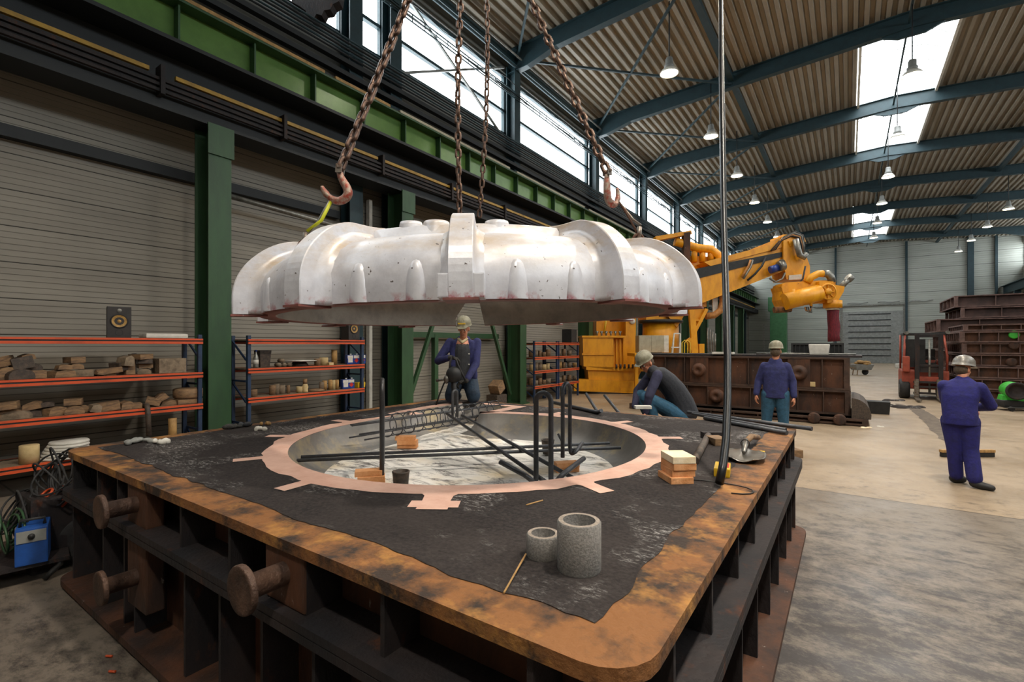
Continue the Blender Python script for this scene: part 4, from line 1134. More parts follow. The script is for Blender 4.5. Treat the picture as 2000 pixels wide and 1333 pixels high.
for lv, (z, LL) in enumerate(((1.475, L1), (.985, L2))):
    for k, (px, dx, dy, dz_, up, tl) in enumerate(LL):
        m = random.choice(['wood', 'wood', 'board', 'wooddark', 'woodlight' if up > .05 and px in (146, 145, 283, 316) else 'wood'])
        rank = sorted(range(len(LL)), key=lambda q: (LL[q][0], LL[q][4])).index(k)
        wblock(px, z, (dx*.9, dy*1.0, dz_*1.25), random.uniform(-.4, .4), '%s wooden block on the %s left shelf, %s from the left' % ({'wood': 'brown', 'board': 'dull tan', 'wooddark': 'blackened', 'woodlight': 'yellowish'}[m], ['second', 'third'][lv], ORDN[rank]), m if m != 'wooddark' else 'graphite', random.uniform(-.03, .1), up*1.25, tl)
item(B().box((0, 0, .11), (.3, .36, .22), None, .004), 'wooden_crate', 'board', 330, 1.475, 'plain brown wooden box at the right end of the second left shelf', 'box')
o = B().lathe([(0, 0), (.17, 0), (.2, .03), (.2, .15), (.17, .165), (0, .165)], n=28).obj('round_core', 'wood', None, (onx(367, 674, -8.58).x, onx(367, 674, -8.58).y, .985+.07))
tag(o, 'round tan wooden core box on the third left shelf at its right end', 'core box')
item(B().box((0, -.0, .035), (.3, .34, .07), None, .004), 'wooden_block', 'wood', 364, .985, 'flat wooden block carrying the round core box', 'wood block')
# bottom shelf: white stacked rings, cylinders, discs
p = onx(122, 674, -8.5)
for k in range(6):
    o = B().lathe([(0, 0), (.24-.008*k, 0), (.25-.008*k, .012), (.235-.008*k, .034), (0, .034)], n=32).obj('white_disc', 'whitecer', None, (p.x+.01*math.sin(k*2), p.y+.012*k+.01, .42+k*.036))
    tag(o, 'white round disc in the stack on the bottom left shelf, %s' % ['lowest', 'second', 'third', 'fourth', 'fifth', 'top'][k], 'disc', 'white discs stacked on the bottom shelf')
item(B().lathe([(0, 0), (.095, 0), (.095, .22), (.09, .225), (0, .225)], n=24), 'ceramic_cylinder', 'cream', 57, .42, 'pale cream cylinder on the bottom left shelf in front of the white discs', 'cylinder', 0, .1)
item(B().lathe([(0, 0), (.055, 0), (.055, .36), (.05, .365), (0, .365)], n=20), 'ceramic_cylinder', 'woodlight', 337, .42, 'tall yellowish wooden cylinder at the right of the bottom left shelf', 'cylinder', 0, .1)
item(B().lathe([(0, 0), (.3, 0), (.32, .02), (.3, .03), (.1, .05), (0, .1)], n=28), 'wooden_disc', 'wood', 210, .42, 'dark wooden disc with a pale rim on the bottom left shelf', 'disc')
item(B().tube([(.20, 0, -.03), (.29, 0, -.015), (.325, 0, -.1), (.33, .01, -.45)], .035, 8), 'hanging_cloth', 'graphite', 272, 1.04, 'dark cloth strip hanging over the third orange shelf beam', 'cloth', 0, -.08)
# second rack items (px, y from onx -8.55)
S2 = 1.5; S3 = 1.0
def cylr(r, h, ri=0):
    return B().lathe([(0, 0), (r, 0), (r, h-.004), (r-.004, h), (ri if ri else 0, h)] + ([(ri, .02), (0, .02)] if ri else []), n=20)
b = thing('glass_bottle', onx(500, 674, -8.5).to_2d().to_3d()+Vector((0, 0, S2)), 'clear bottle with a blue cap at the left end of the second shelving', 'bottle')
B().lathe([(0, 0), (.04, 0), (.042, .02), (.042, .17), (.03, .21), (.014, .25), (.014, .28), (0, .28)], n=18).obj('bottle_body', 'galv', b); B().cyl((0, 0, .28), (0, 0, .31), .017, n=12).obj('cap', 'canblue', b); B().cyl((0, 0, .06), (0, 0, .14), .0428, n=18).obj('label', 'whitecer', b)
item(B().box((0, 0, .15), (.17, .17, .3), None, .01, 1.25), 'dark_bucket', 'graphite', 513, S2, 'dark tapered square bucket behind the clear bottle', 'bucket', 0, -.1)
for k, (px, dz_) in enumerate(((539, 0), (549, 0), (560, 0), (545, .075))):
    item(B().lathe([(0, 0), (.035, 0), (.035, .13), (0, .13)], (0, 0, .037), 14, Quaternion((0, 1, 0), PI/2)), 'round_core', 'board', px, S2+dz_, 'small brown round core lying on the second shelving, %s' % ['left one', 'middle one', 'right one', 'resting on the others'][k], 'core')
t_ = thing('white_dish', onx(585, 674, -8.55).to_2d().to_3d()+Vector((0, 0, S2)), 'wide white dish on a low dark foot, second shelving', 'dish')
B().lathe([(0, .075), (.3, .095), (.31, .105), (0, .11)], n=30).obj('plate', 'whitecer', t_); B().lathe([(0, 0), (.17, 0), (.12, .075), (0, .08)], n=20).obj('foot', 'graphite', t_)
item(cylr(.085, .15, .05), 'ceramic_cylinder', 'cream', 632, S2, 'short cream ceramic cylinder on the upper level of the second shelving', 'cylinder')
item(cylr(.06, .13), 'ceramic_cylinder', 'wood', 620, S2, 'brown short cylinder beside the cream one, second shelving', 'cylinder', 0, .05)
item(B().box((0, 0, .025), (.08, .1, .05)), 'small_block', 'cream', 645, S2, 'tiny cream block in front of the cream cylinder', 'block', 0, .12)
item(cylr(.055, .30), 'ceramic_cylinder', 'woodlight', 653, S2, 'tall tan ceramic cylinder on the upper level of the second shelving', 'cylinder')
def can(px, z, lab, red=True, xo=0):
    p = onx(px, 674, -8.52+xo); c = thing('solvent_can', (p.x, p.y, z), lab, 'can', None, -.15)
    B().box((0, 0, .095), (.1, .14, .19), None, .008).obj('can_body', 'canblue', c)
    B().cyl((0, .03, .19), (0, .03, .215), .018, n=12).obj('cap', 'white', c)
    B().box((.051, 0, .15), (.002, .12, .06)).obj('label', 'white', c)
    if red: B().box((.0515, 0, .075), (.002, .07, .07), Matrix.Rotation(PI/4, 3, 'X')).obj('hazard_diamond', 'red', c)
    else: B().box((.0515, 0, .09), (.002, .1, .11)).obj('label', 'whitecer', c)
can(682, S2, 'blue can with a big white label, left of the two red-marked cans', False); can(694, S2, 'blue and white can with a red diamond, left one of the upper pair'); can(706, S2, 'blue and white can with a red diamond, right one of the upper pair')
can(673, S3, 'blue can with a white label on the lower level of the second shelving', False); can(684, S3, 'blue can with a red diamond on the lower level of the second shelving')
t_ = thing('yellow_tray', onx(702, 674, -8.5).to_2d().to_3d()+Vector((0, 0, S3)), 'yellow plastic tray with an upright handle at the right of the lower shelf', 'tray')
B().box((0, 0, .055), (.14, .18, .11), None, .01, 1.1).obj('tray_body', 'yellow', t_); B().box((0, .1, .11), (.03, .02, .18)).obj('handle', 'yellow', t_)
for k, (px, r_, h_, m_) in enumerate(((494, .07, .12, 'wood'), (532, .055, .17, 'wood'), (540, .05, .19, 'board'), (550, .06, .16, 'board'), (563, .03, .15, 'wood'), (585, .06, .11, 'cream'), (628, .045, .17, 'board'), (634, .045, .19, 'woodlight'), (645, .04, .2, 'woodlight'), (651, .04, .19, 'cream'), (658, .04, .19, 'woodlight'))):
    item(cylr(r_, h_, r_*.6 if k == 5 else 0), 'ceramic_cylinder', m_, px, S3, '%s cylinder on the lower level of the second shelving, %s from its left end' % ({'wood': 'brown', 'board': 'grey-brown', 'cream': 'cream', 'woodlight': 'pale tan'}[m_], ORD[k].replace('nearest', 'first')), 'cylinder')
t_ = thing('valve_core', onx(596, 674, -8.5).to_2d().to_3d()+Vector((0, 0, S3)), 'cream vase-shaped core with a round opening and brown neck', 'core')
B().lathe([(0, 0), (.05, 0), (.055, .02), (.045, .05), (.06, .1), (.045, .14), (.035, .16), (0, .16)], n=20).obj('core_body', 'cream', t_); B().cyl((0, 0, .16), (0, 0, .25), .038, n=14).obj('neck', 'wood', t_)
item(B().lathe([(0, 0), (.16, 0), (.17, .015), (.1, .04), (0, .045)], n=24), 'wooden_disc', 'wood', 617, S3, 'low brown disc between the vase-shaped core and the pale cylinders', 'disc')
for px, x_, lab in ((635, -8.3, 'flat pale wooden piece leaning on the floor below the second shelving'), (668, -8.4, 'oval wooden board on the floor below the second shelving')):
    p = onx(px, 674, x_); tag(B().lathe([(0, 0), (.2, 0), (.2, .03), (0, .03)], n=22).obj('wooden_board', 'woodlight', None, (p.x, p.y, .42 if px == 668 else .42)), lab, 'board')
for k in range(2):
    p = onx([635, 668][k], 674, [-8.3, -8.4][k]); tag(B().box((0, 0, .21), (.36, .36, .42), None, .01).obj('dark_crate', 'graphite', None, (p.x, p.y, 0)), 'dark low crate on the floor below the second shelving, %s one' % ['left', 'right'][k], 'crate')
# far racks' contents
for lv, z in enumerate((1.5, 1.05, .55)):
    for k, px in enumerate((1038, 1046, 1054, 1062, 1070, 1092, 1101, 1112, 1122)):
        if random.random() < .12 and lv != 1: continue
        r_ = random.uniform(.055, .09); p = onx(px, 674, -8.58); m_ = random.choice(['cream', 'wood', 'woodlight', 'board']) if lv == 1 else random.choice(['wood', 'board'])
        tag(cylr(r_*1.15, random.uniform(.14, .27)).obj('ceramic_cylinder', m_, None, (p.x, p.y, z)), '%s cylinder on the %s level of the distant shelving, %s from the left' % ({'wood': 'brown', 'board': 'grey-brown', 'cream': 'cream', 'woodlight': 'pale tan'}[m_], ['upper', 'middle', 'lower'][lv], ORD[k].replace('nearest', 'first')), 'cylinder')
p = onx(1113, 674, -8.62); c = thing('dark_speaker', (p.x, p.y, 1.98), 'black and silver cabinet on top of the distant shelving', 'cabinet')
B().box((0, 0, .25), (.4, .5, .5), None, .01).obj('cabinet_body', 'black', c); B().box((.2, .2, .25), (.02, .1, .46)).obj('trim', 'galv', c)
p = onx(970, 674, -8.75)
tag(B().box((0, 0, 0), (.34, .36, .3), Matrix.Rotation(.5, 3, 'X')).obj('leaning_crate', 'wood', None, (p.x, p.y, .62), .1), 'small tilted wooden crate behind the kneeling worker', 'crate')
tag(B().box((0, 0, .2), (.4, .5, .4), None, .01).obj('dark_crate', 'graphite', None, (p.x, p.y, 0), .0), 'dark crate on the floor carrying the tilted wooden crate', 'crate')

# ================================================================== welding machine on its cart, cables
wp = atZ(66, 1090, 3.95); wp.z = 0
cart = thing('welding_cart', (wp.x, wp.y, 0), 'low steel cart with bent tube legs at the far left edge', 'cart', None, TH+.775)
B().box((-.1, .1, .155), (.62, .5, .03)).obj('deck', 'rustdark', cart)
for sx, sy in ((-.35, -.12), (.15, -.12), (-.35, .32), (.15, .32)):
    B().tube([(sx, sy, .15), (sx*1.02, sy, .11), (sx-.05, sy*1.0, .06), (sx-.09, sy, .02)], .022, 8).obj('leg', 'black', cart)
o = B().lathe([(0, -.05), (.12, -.05), (.17, -.06), (.2, -.04), (.2, .04), (.17, .06), (.12, .05), (0, .05)], (.3, .15, .2), 24, Quaternion((1, 0, 0), PI/2)).obj('wheel', 'rubber', cart)
w = thing('welding_machine', (wp.x, wp.y, .172), 'blue welding machine with a grey control panel and black knob on the cart', 'welding machine', None, TH+.70)
M['weldblue'] = mat('welder_blue_paint', '#1d4f9c', '#18427f', 5, .4, .6, .45)
B().box((0, 0, .145), (.19, .34, .29), None, .012).obj('housing', 'weldblue', w)
B().box((0, -.172, .225), (.17, .01, .09)).obj('control_panel', 'grey', w); B().lathe([(.022, 0), (.02, .02), (0, .022)], (.0, -.176, .225), 16, Quaternion((1, 0, 0), PI/2)).obj('knob', 'black', w)
B().tube([(-.07, -.1, .29), (-.07, -.1, .34), (.07, -.1, .34), (.07, -.1, .29)], .012, 8).obj('handle', 'black', w)
random.seed(5)
def loops(c, n, R_, r, m, lab, name='cable_coil', seed=0, flat=.5):
    random.seed(seed); b = B(); c = Vector(c)
    for k in range(n):
        q = Quaternion((random.uniform(-1, 1), random.uniform(-1, 1), random.uniform(-.3, .3)), random.uniform(0, .9)); R2 = R_*random.uniform(.7, 1.15)
        o = Vector((random.uniform(-.08, .08), random.uniform(-.08, .08), random.uniform(-.05, .05)))
        b.tube([o + q @ Vector((R2*math.cos(j*PI/9), flat*R2*math.sin(j*PI/9)*.5, R2*.75*math.sin(j*PI/9))) for j in range(18)], r, 6, True)
    return tag(b.obj(name, m, None, c), lab, 'cable')
loops(atZ(40, 1000, 4.1), 10, .20, .008, 'rubber', 'tangle of dark cable loops behind the blue welding machine', seed=1)
loops(onx(112, 935, -5.62), 10, .24, .008, 'rubber', 'bundle of dark cable loops hanging beside the box corner', seed=2)
loops(onx(118, 972, -5.55), 5, .07, .010, 'orange', 'orange hose coil above the welding machine', 'hose_coil', seed=3)
loops(atZ(12, 1045, 3.9), 6, .17, .009, 'darkgreen', 'dark green hose loops at the far left edge', 'hose_coil', seed=4)
wc = atZ(60, 1010, 4.25)
tag(B().box((0, 0, wc.z/2-.12), (.5, .5, wc.z-.24), None, .02).obj('dark_crate', 'graphite', None, (wc.x, wc.y, 0), TH+.7), 'dark crate behind the welding machine carrying cable loops', 'crate')
wc = onx(108, 985, -5.72)
tag(B().b2((-.22, -.3, 0), (.22, .3, .62), .02).obj('dark_crate', 'rustdark', None, (wc.x, wc.y+.1, 0)), 'dark steel bin beside the box corner holding hoses', 'bin')
# cigarette ends and a glove on the floor at lower left
for px, py, l_ in ((207, 1282, 'upper'), (213, 1312, 'lower')):
    p = onz(px, py, .012); tag(B().cyl((0, 0, 0), (.035, .02, 0), .007, n=8).obj('wood_chip', 'orange', None, p), 'tiny orange stub on the floor left of the box, the %s one' % l_, 'stub')

M['dust'] = mat('dark_floor_dust', '#4a4038', '#6e6152', 6, .35, .65, .8)
M['flangebrown'] = mat('brown_flange_steel', '#4d382d', '#33261f', 4, .4, .65, .7, .2, .2, 20, (1, 1, 1), '#7d6f64', 10, .66, .74)
M['lip'] = mat('lips', '#8f4f44')
M['navycharcoal'] = mat('dark_navy_sleeve_cloth', '#34344e', '#26273c', 18, .4, .65, .85, 0, .3, 30)
M['limedark'] = mat('faded_green_machine_paint', '#43744b', '#35603c', 4, .4, .7, .5)
M['rustpink'] = mat('pale_rusted_flange', '#6e5650', '#443431', 4, .4, .65, .7, .2, .2, 20, (1, 1, 1), '#8a7a74', 12, .68, .75)
M['rustpinkwall'] = mat('brown_pink_flask_wall', '#54403c', '#3d2f2c', 2, .4, .65, .75, .1, .2, 14)
M['limegreen2'] = M['limegreen']

# ================================================================== people
class Fig:
    """figure posed from the photograph: x = image right, y = away from camera, z up, metres"""
    def __init__(s, name, label, X, Z, base):
        w = CF*Z + CR*X
        s.r = empty(name, (w.x, w.y, base), label, 'person', None, TH-(math.atan2(X, Z) if X > 3 else 0))
    def mesh(s, name, m, caps, ells=(), vox=.012, sm=3, tubes=(), lofts=()):
        b = B()
        for rings in lofts:                      # (centre, half width, half depth, tilt vector up, side vector)
            prev = None; n = 24
            for c, rx, ry, *q in rings:
                side = (q[0] if q else Vector((1, 0, 0))).normalized(); fw = (q[1] if len(q) > 1 else Vector((0, 1, 0))).normalized()
                cur = []
                for k in range(n):
                    ca, sa = math.cos(2*PI*k/n), math.sin(2*PI*k/n)
                    cur.append(b.bm.verts.new(Vector(c)+side*rx*math.copysign(abs(ca)**.8, ca)+fw*ry*math.copysign(abs(sa)**.8, sa)))
                if prev:
                    for k in range(n): b.bm.faces.new((prev[k], prev[(k+1) % n], cur[(k+1) % n], cur[k]))
                else: b.bm.faces.new(cur[::-1])
                prev = cur
            b.bm.faces.new(prev)
        for a, c, ra, rb_ in caps: b.cone(a, c, ra, rb_, 14)
        for c, rad, *q in ells: b.ell(c, rad, q[0] if q else None, 18, 12)
        for pts, r in tubes: b.tube(pts, r, 8)
        o = b.obj(name, m, s.r)
        md = o.modifiers.new('join', 'REMESH'); md.mode = 'VOXEL'; md.voxel_size = vox; md.use_smooth_shade = True
        if sm: k = o.modifiers.new('soft', 'SMOOTH'); k.factor = .5; k.iterations = sm
        return o
def hand_caps(w, d, n, side, curl=.6, s=1.0):
    """palm and five bent fingers: w wrist, d direction, n palm normal, side towards the thumb"""
    w, d, n, side = Vector(w), Vector(d).normalized(), Vector(n).normalized(), Vector(side).normalized()
    caps = []
    for k in range(4):
        o = side*(.033-.022*k)*s
        caps.append((w+o*.5+d*.01, w+d*.085*s+o, .017*s, .0135*s))
        L = (.040, .045, .042, .033)[k]*s
        a = w+d*.088*s+o; b_ = a+(d*math.cos(curl)+n*math.sin(curl))*L; c = b_+(d*math.cos(curl*2)+n*math.sin(curl*2))*L*.75; e = c+(d*math.cos(curl*2.8)+n*math.sin(curl*2.8))*L*.55
        caps += [(a, b_, .0105*s, .0098*s), (b_, c, .0098*s, .009*s), (c, e, .009*s, .0078*s)]
    a = w+side*.03*s+d*.025*s; b_ = a+(side*.8+d*.6+n*.35).normalized()*.038*s; c = b_+(side*.25+d*.8+n*.55).normalized()*.032*s
    caps += [(a, b_, .0135*s, .0115*s), (b_, c, .0115*s, .009*s)]
    return caps
def helmet(f, c, q, m, lab=None, stripe=None, s=1.0):
    prof = [(0, .128), (.03, .127), (.06, .118), (.088, .098), (.108, .066), (.115, .03), (.117, 0), (.123, -.006), (.124, -.012), (.112, -.012), (.108, .02)]
    b = B(); b.lathe(prof, n=28)
    for v in b.bm.verts: v.co.y *= 1.16
    # peak in front (local -y) and ridges
    b.prism([(-.085, -.115, -.012), (.085, -.115, -.012), (.055, -.175, -.022), (-.055, -.175, -.022)], (0, 0, .007))
    for x in (-.03, 0, .03): b.tube([(x, y_, math.sqrt(max(0, 1-(y_/.14)**2))*(.131-abs(x)*.18)) for y_ in (-.11, -.07, -.03, 0, .03, .07, .11)], .005, 6)
    o = b.obj('helmet', m, f.r); o.location = c; o.rotation_mode = 'QUATERNION'; o.rotation_quaternion = q; o.scale = (s*.93, s*.93, s*.98)
    if stripe:
        st = B().box((0, -.128, .045), (.11, .012, .018)).obj('helmet_sticker', stripe, o)
    return o
def head_parts(c, q, s=1.0):
    """ellipsoids and cones of a head; c = centre, q = orientation, face to local -y"""
    R_ = q.to_matrix(); T = lambda x, y, z: Vector(c)+R_ @ Vector((x*s, y*s, z*s))
    el = [(T(0, .01, .02), (.076*s, .092*s, .10*s), R_), (T(0, -.025, -.055), (.056*s, .058*s, .062*s), R_), (T(0, -.055, -.095), (.03*s, .026*s, .022*s), R_),
          (T(.078, .012, -.01), (.012*s, .02*s, .032*s), R_), (T(-.078, .012, -.01), (.012*s, .02*s, .032*s), R_),
          (T(.03, -.062, -.03), (.024*s, .02*s, .022*s), R_), (T(-.03, -.062, -.03), (.024*s, .02*s, .022*s), R_), (T(0, -.078, .024), (.05*s, .014*s, .01*s), R_)]
    cp = [(T(0, -.082, .012), T(0, -.103, -.028), .009*s, .014*s), (T(-.02, -.079, -.062), T(.02, -.079, -.062), .008*s, .008*s)]
    return el, cp, T
def eyes(f, T):
    for x in (-.031, .031):
        B().ell(T(x, -.076, .002), (.013, .008, .008)).obj('eye', 'white', f.r); B().ell(T(x, -.0825, .001), (.006, .004, .006)).obj('pupil', 'black', f.r)
    B().tube([T(-.024, -.086, -.066), T(0, -.0895, -.064), T(.024, -.086, -.066)], .0035, 6).obj('mouth', 'lip', f.r)
    for x in (-1, 1): B().tube([T(x*.018, -.09, .02), T(x*.034, -.09, .026), T(x*.05, -.08, .02)], .004, 6).obj('eyebrow', 'hair', f.r)
QI = Quaternion()
V = Vector

# 1. kneeling worker, facing the camera, on the far corner of the box
f = Fig('worker', 'worker in a navy jacket and dusty helmet kneeling on the far corner of the box', -.71, 7.1, BZ)
qh = Quaternion((0, 0, 1), -.12) @ Quaternion((1, 0, 0), .32)
hc = V((.02, -.14, 1.06))
el, cp, T = head_parts(hc, qh, .98)
elL, elR = V((-.35, -.1, .60)), V((.19, -.13, .55)); wrL, wrR = V((-.145, -.36, .655)), V((.075, -.36, .33))
shL, shR = V((-.19, -.02, .865)), V((.20, -.02, .865))
f.mesh('body', 'skin', cp+[(V((.0, -.06, .86)), V((.015, -.1, .98)), .055, .052), (V((0, 0, .35)), V((0, -.04, .8)), .12, .13),
    (V((-.09, 0, .3)), V((-.13, -.24, .12)), .07, .05), (V((.09, 0, .3)), V((.16, -.24, .12)), .07, .05), (shL, elL, .045, .038), (elL, wrL, .036, .028), (shR, elR, .045, .038), (elR, wrR, .036, .028), (V((-.15, 0, .84)), V((.15, 0, .84)), .06, .06)], el, .0085, 2)
eyes(f, T)
f.mesh('jumper', 'shirt', [(V((0, -.03, .35)), V((0, -.055, .76)), .145, .135)], [(V((0, -.07, .80)), (.12, .10, .10))])
f.mesh('collar', 'collar', [(V((-.06, -.10, .915)), V((0, -.165, .865)), .022, .02), (V((.06, -.10, .915)), V((0, -.165, .865)), .022, .02)], (), .01, 1)
f.mesh('jacket', 'navy', [(shL, elL, .068, .06), (elL, wrL+(elL-wrL)*.12, .058, .045), (shR, elR, .068, .06), (elR, wrR+(elR-wrR)*.12, .058, .045),
    (V((-.115, -.06, .84)), V((-.14, -.09, .42)), .065, .07), (V((.115, -.06, .84)), V((.14, -.07, .38)), .065, .075),
    (V((-.085, -.04, .90)), V((-.075, -.125, .78)), .03, .028), (V((.085, -.04, .90)), V((.075, -.125, .78)), .03, .028), (V((-.06, .03, .92)), V((.06, .03, .92)), .04, .04)], (), .010, 4,
    lofts=[[(V((0, .06, .30)), .18, .08), (V((0, .06, .45)), .17, .085), (V((0, .05, .65)), .175, .09), (V((0, .03, .80)), .19, .085), (V((0, .01, .875)), .17, .065), (V((0, .01, .91)), .10, .05)]])
for z_ in (.70, .55): B().ell(V((.095, -.155, z_)), (.011, .006, .011)).obj('button', 'white', f.r)
f.mesh('trousers', 'denimdark', [(V((-.09, .02, .32)), V((-.14, -.28, .12)), .115, .095), (V((.09, .02, .32)), V((.17, -.28, .12)), .12, .10), (V((-.14, -.29, .10)), V((-.1, .12, .07)), .09, .065), (V((.17, -.29, .10)), V((.12, .14, .07)), .092, .065), (V((-.08, .04, .3)), V((.08, .04, .3)), .12, .12)], (), .012, 3)
for x in (-.1, .12): f.mesh('boot', 'black', [(V((x, .14, .06)), V((x, .3, .05)), .05, .04)], (), .012, 1)
f.mesh('glove', 'glove', hand_caps(wrL, (.75, -.1, -.15), (.1, .3, -1), (.1, -.8, .2), .9, 1.12)+[(wrL, wrL+(elL-wrL)*.25, .034, .04)], (), .007, 1)
f.mesh('glove', 'glove', hand_caps(wrR, (-.75, -.2, -.2), (0, .3, -1), (0, -.8, .3), .9, 1.12)+[(wrR, wrR+(elR-wrR)*.25, .034, .04)], (), .007, 1)
helmet(f, hc+V((0.0, -.012, .062)), qh, 'helmet', stripe='yellow')
# the black tool he holds
w = CF*6.66 + CR*(-.80)
tl = empty('lifting_tool', (w.x, w.y, BZ), 'black rounded tool with two cords and thin legs held by the kneeling worker', 'tool', None, TH)
b = B().ell((0, 0, .42), (.105, .1, .115), None, 20, 14).tube([(0, 0, .42), (.01, -.02, .2), (.02, -.06, 0)], [.04, .035, .035], 12)
b.obj('tool_body', 'black', tl)
B().tube([(-.05, 0, .50), (-.05, 0, .58), (-.02, .02, .68), (.03, .02, .64), (.06, 0, .55), (.12, .02, .42), (.16, .03, .34)], .014, 8).obj('cord', 'rubber', tl)
B().tube([(-.07, 0, .40), (-.13, -.02, .30), (-.19, -.02, .15), (-.24, 0, .0)], .011, 8).obj('leg', 'black', tl)
B().cyl((-.24, .0, .34), (-.07, 0, .36), .018, n=10).ell((-.09, -.04, .36), (.04, .05, .06)).obj('nozzle', 'steel', tl)

# 2. crouching worker behind the back edge, bent to the left
f = Fig('worker', 'crouching worker in a dark grey vest, bent over behind the back edge of the box', 2.02, 6.85, .78)
qh = Quaternion((0, 0, 1), -1.15) @ Quaternion((1, 0, 0), .55)
hc = V((-.13, 0, .86))
el, cp, T = head_parts(hc, qh, 1.0)
sh1, el1, wr1 = V((-.02, -.17, .70)), V((-.16, -.24, .42)), V((-.19, -.2, .20)); sh2, el2, wr2 = V((.0, .17, .70)), V((-.2, .2, .45)), V((-.28, .05, .25))
f.mesh('body', 'skin', cp+[(V((-.03, 0, .74)), hc, .055, .055), (V((.28, 0, .25)), V((.04, 0, .64)), .08, .07), (sh1, el1, .045, .038), (el1, wr1, .036, .028), (sh2, el2, .045, .038), (el2, wr2, .036, .028), (V((-.02, -.15, .68)), V((0, .15, .68)), .05, .05),
    (V((.28, -.12, .15)), V((-.15, -.17, .40)), .06, .05), (V((.28, .12, .15)), V((-.15, .17, .40)), .06, .05)]+hand_caps(wr1, (-.1, .05, -1), (-.8, .5, 0), (-.4, -.6, 0), .5), el, .0085, 2)
eyes(f, T)
f.mesh('hair', 'hair', [], [(T(0, .04, .0), (.08, .075, .08))], .01, 1)
f.mesh('sleeves', 'navycharcoal', [(sh1, el1, .075, .062), (el1, wr1, .06, .045), (sh2, el2, .075, .062), (el2, wr2, .06, .045)], (), .011, 3)
up_ = V((.72, 0, -.72)); 
f.mesh('vest', 'vest', [(V((-.02, -.13, .71)), V((-.02, .13, .71)), .075, .075), (V((-.07, 0, .78)), V((-.02, 0, .76)), .07, .07)], (), .011, 5,
    lofts=[[(V((-.05, 0, .74)), .07, .14, V((.55, 0, .8)), V((0, 1, 0))), (V((.03, 0, .715)), .12, .22, V((.62, 0, .75)), V((0, 1, 0))), (V((.14, 0, .61)), .145, .235, V((.72, 0, .65)), V((0, 1, 0))), (V((.25, 0, .48)), .16, .23, V((.82, 0, .5)), V((0, 1, 0))), (V((.34, 0, .32)), .175, .23, V((.92, 0, .35)), V((0, 1, 0))), (V((.40, 0, .15)), .185, .24, V((.98, 0, .2)), V((0, 1, 0))), (V((.38, 0, .05)), .15, .19)]])
f.mesh('trousers', 'denim', [(V((.32, -.13, .12)), V((-.17, -.17, .40)), .12, .085), (V((.32, .13, .12)), V((-.17, .17, .40)), .12, .085), (V((-.18, -.17, .39)), V((-.05, -.16, .08)), .085, .065), (V((-.18, .17, .39)), V((-.05, .16, .08)), .085, .065), (V((.3, -.1, .14)), V((.3, .1, .14)), .14, .14)], (), .012, 3)
for y in (-.16, .16): f.mesh('boot', 'black', [(V((-.03, y, .06)), V((-.2, y, .045)), .055, .045)], (), .012, 1)
helmet(f, T(0, 0, .065), qh, 'helmet', s=1.02)
w = CF*6.95 + CR*2.1
cr = empty('wooden_platform', (w.x, w.y, 0), 'low timber platform under the crouching worker behind the box', 'platform', None, TH)
B().b2((-.5, -.35, .70), (.6, .35, .76)).obj('platform_top', 'wood', cr)
for x in (-.45, .55):
    for y in (-.3, .3): B().box((x, y, .35), (.08, .08, .7)).obj('leg', 'wood', cr)

# 3. standing worker seen from behind
f = Fig('worker', 'worker seen from behind in a navy jacket and teal jeans, arms hanging at his sides', 4.52, 8.35, .13)
qh = Quaternion((0, 0, 1), PI-.25)
hc = V((.01, .0, 1.66))
el, cp, T = head_parts(hc, qh, 1.0)
a1, a2 = (V((-.165, 0, 1.40)), V((-.255, .03, 1.15)), V((-.29, -.05, .91))), (V((.165, 0, 1.40)), V((.255, .03, 1.15)), V((.275, -.05, .89)))
f.mesh('body', 'skin', cp+[(V((0, 0, 1.42)), hc, .058, .055), (V((0, 0, .95)), V((0, 0, 1.36)), .09, .07), (V((-.1, 0, .9)), V((-.125, .02, .5)), .06, .04), (V((-.125, .02, .5)), V((-.14, .02, .1)), .04, .035), (V((.1, 0, .9)), V((.115, 0, .5)), .06, .04), (V((.115, 0, .5)), V((.13, .02, .1)), .04, .035), (V((-.16, 0, 1.41)), V((.16, 0, 1.41)), .04, .04)]
    + [(a[i], a[i+1], .045-.01*i, .036-.008*i) for a in (a1, a2) for i in (0, 1)] + hand_caps(a1[2], (-.1, -.1, -1), (.6, .5, 0), (.2, -.9, 0), .4) + hand_caps(a2[2], (.1, -.1, -1), (-.6, .5, 0), (-.2, -.9, 0), .4), el, .009, 2)
f.mesh('hair', 'hair', [], [(T(0, .035, -.01), (.082, .085, .085))], .01, 1)
f.mesh('jacket', 'navy', [(V((-.05, 0, 1.49)), V((.05, 0, 1.49)), .055, .055)]
    + [(a[i], a[i+1]+(V((0, 0, .02)) if i else V((0, 0, 0))), .075-.010*i, .065-.014*i) for a in (a1, a2) for i in (0, 1)], (), .011, 5,
    lofts=[[(V((0, 0, .86)), .20, .145), (V((0, 0, 1.0)), .19, .14), (V((0, 0, 1.15)), .185, .13), (V((0, 0, 1.30)), .20, .125), (V((0, 0, 1.39)), .19, .105), (V((0, 0, 1.455)), .13, .08), (V((0, 0, 1.52)), .07, .06)]])
f.mesh('trousers', 'denim', [(V((-.1, 0, .92)), V((-.13, .02, .5)), .125, .085), (V((-.13, .02, .5)), V((-.14, .02, .08)), .085, .08), (V((.1, 0, .92)), V((.12, .0, .5)), .125, .085), (V((.12, .0, .5)), V((.13, .02, .08)), .085, .08)], (), .012, 3)
for x in (-.14, .13): f.mesh('boot', 'black', [(V((x, .03, .05)), V((x, .17, .04)), .055, .045), (V((x, .03, .05)), V((x, -.03, .04)), .05, .045)], (), .012, 1)
helmet(f, T(0, 0, .06), qh, 'helmet')
w = CF*8.4 + CR*4.53
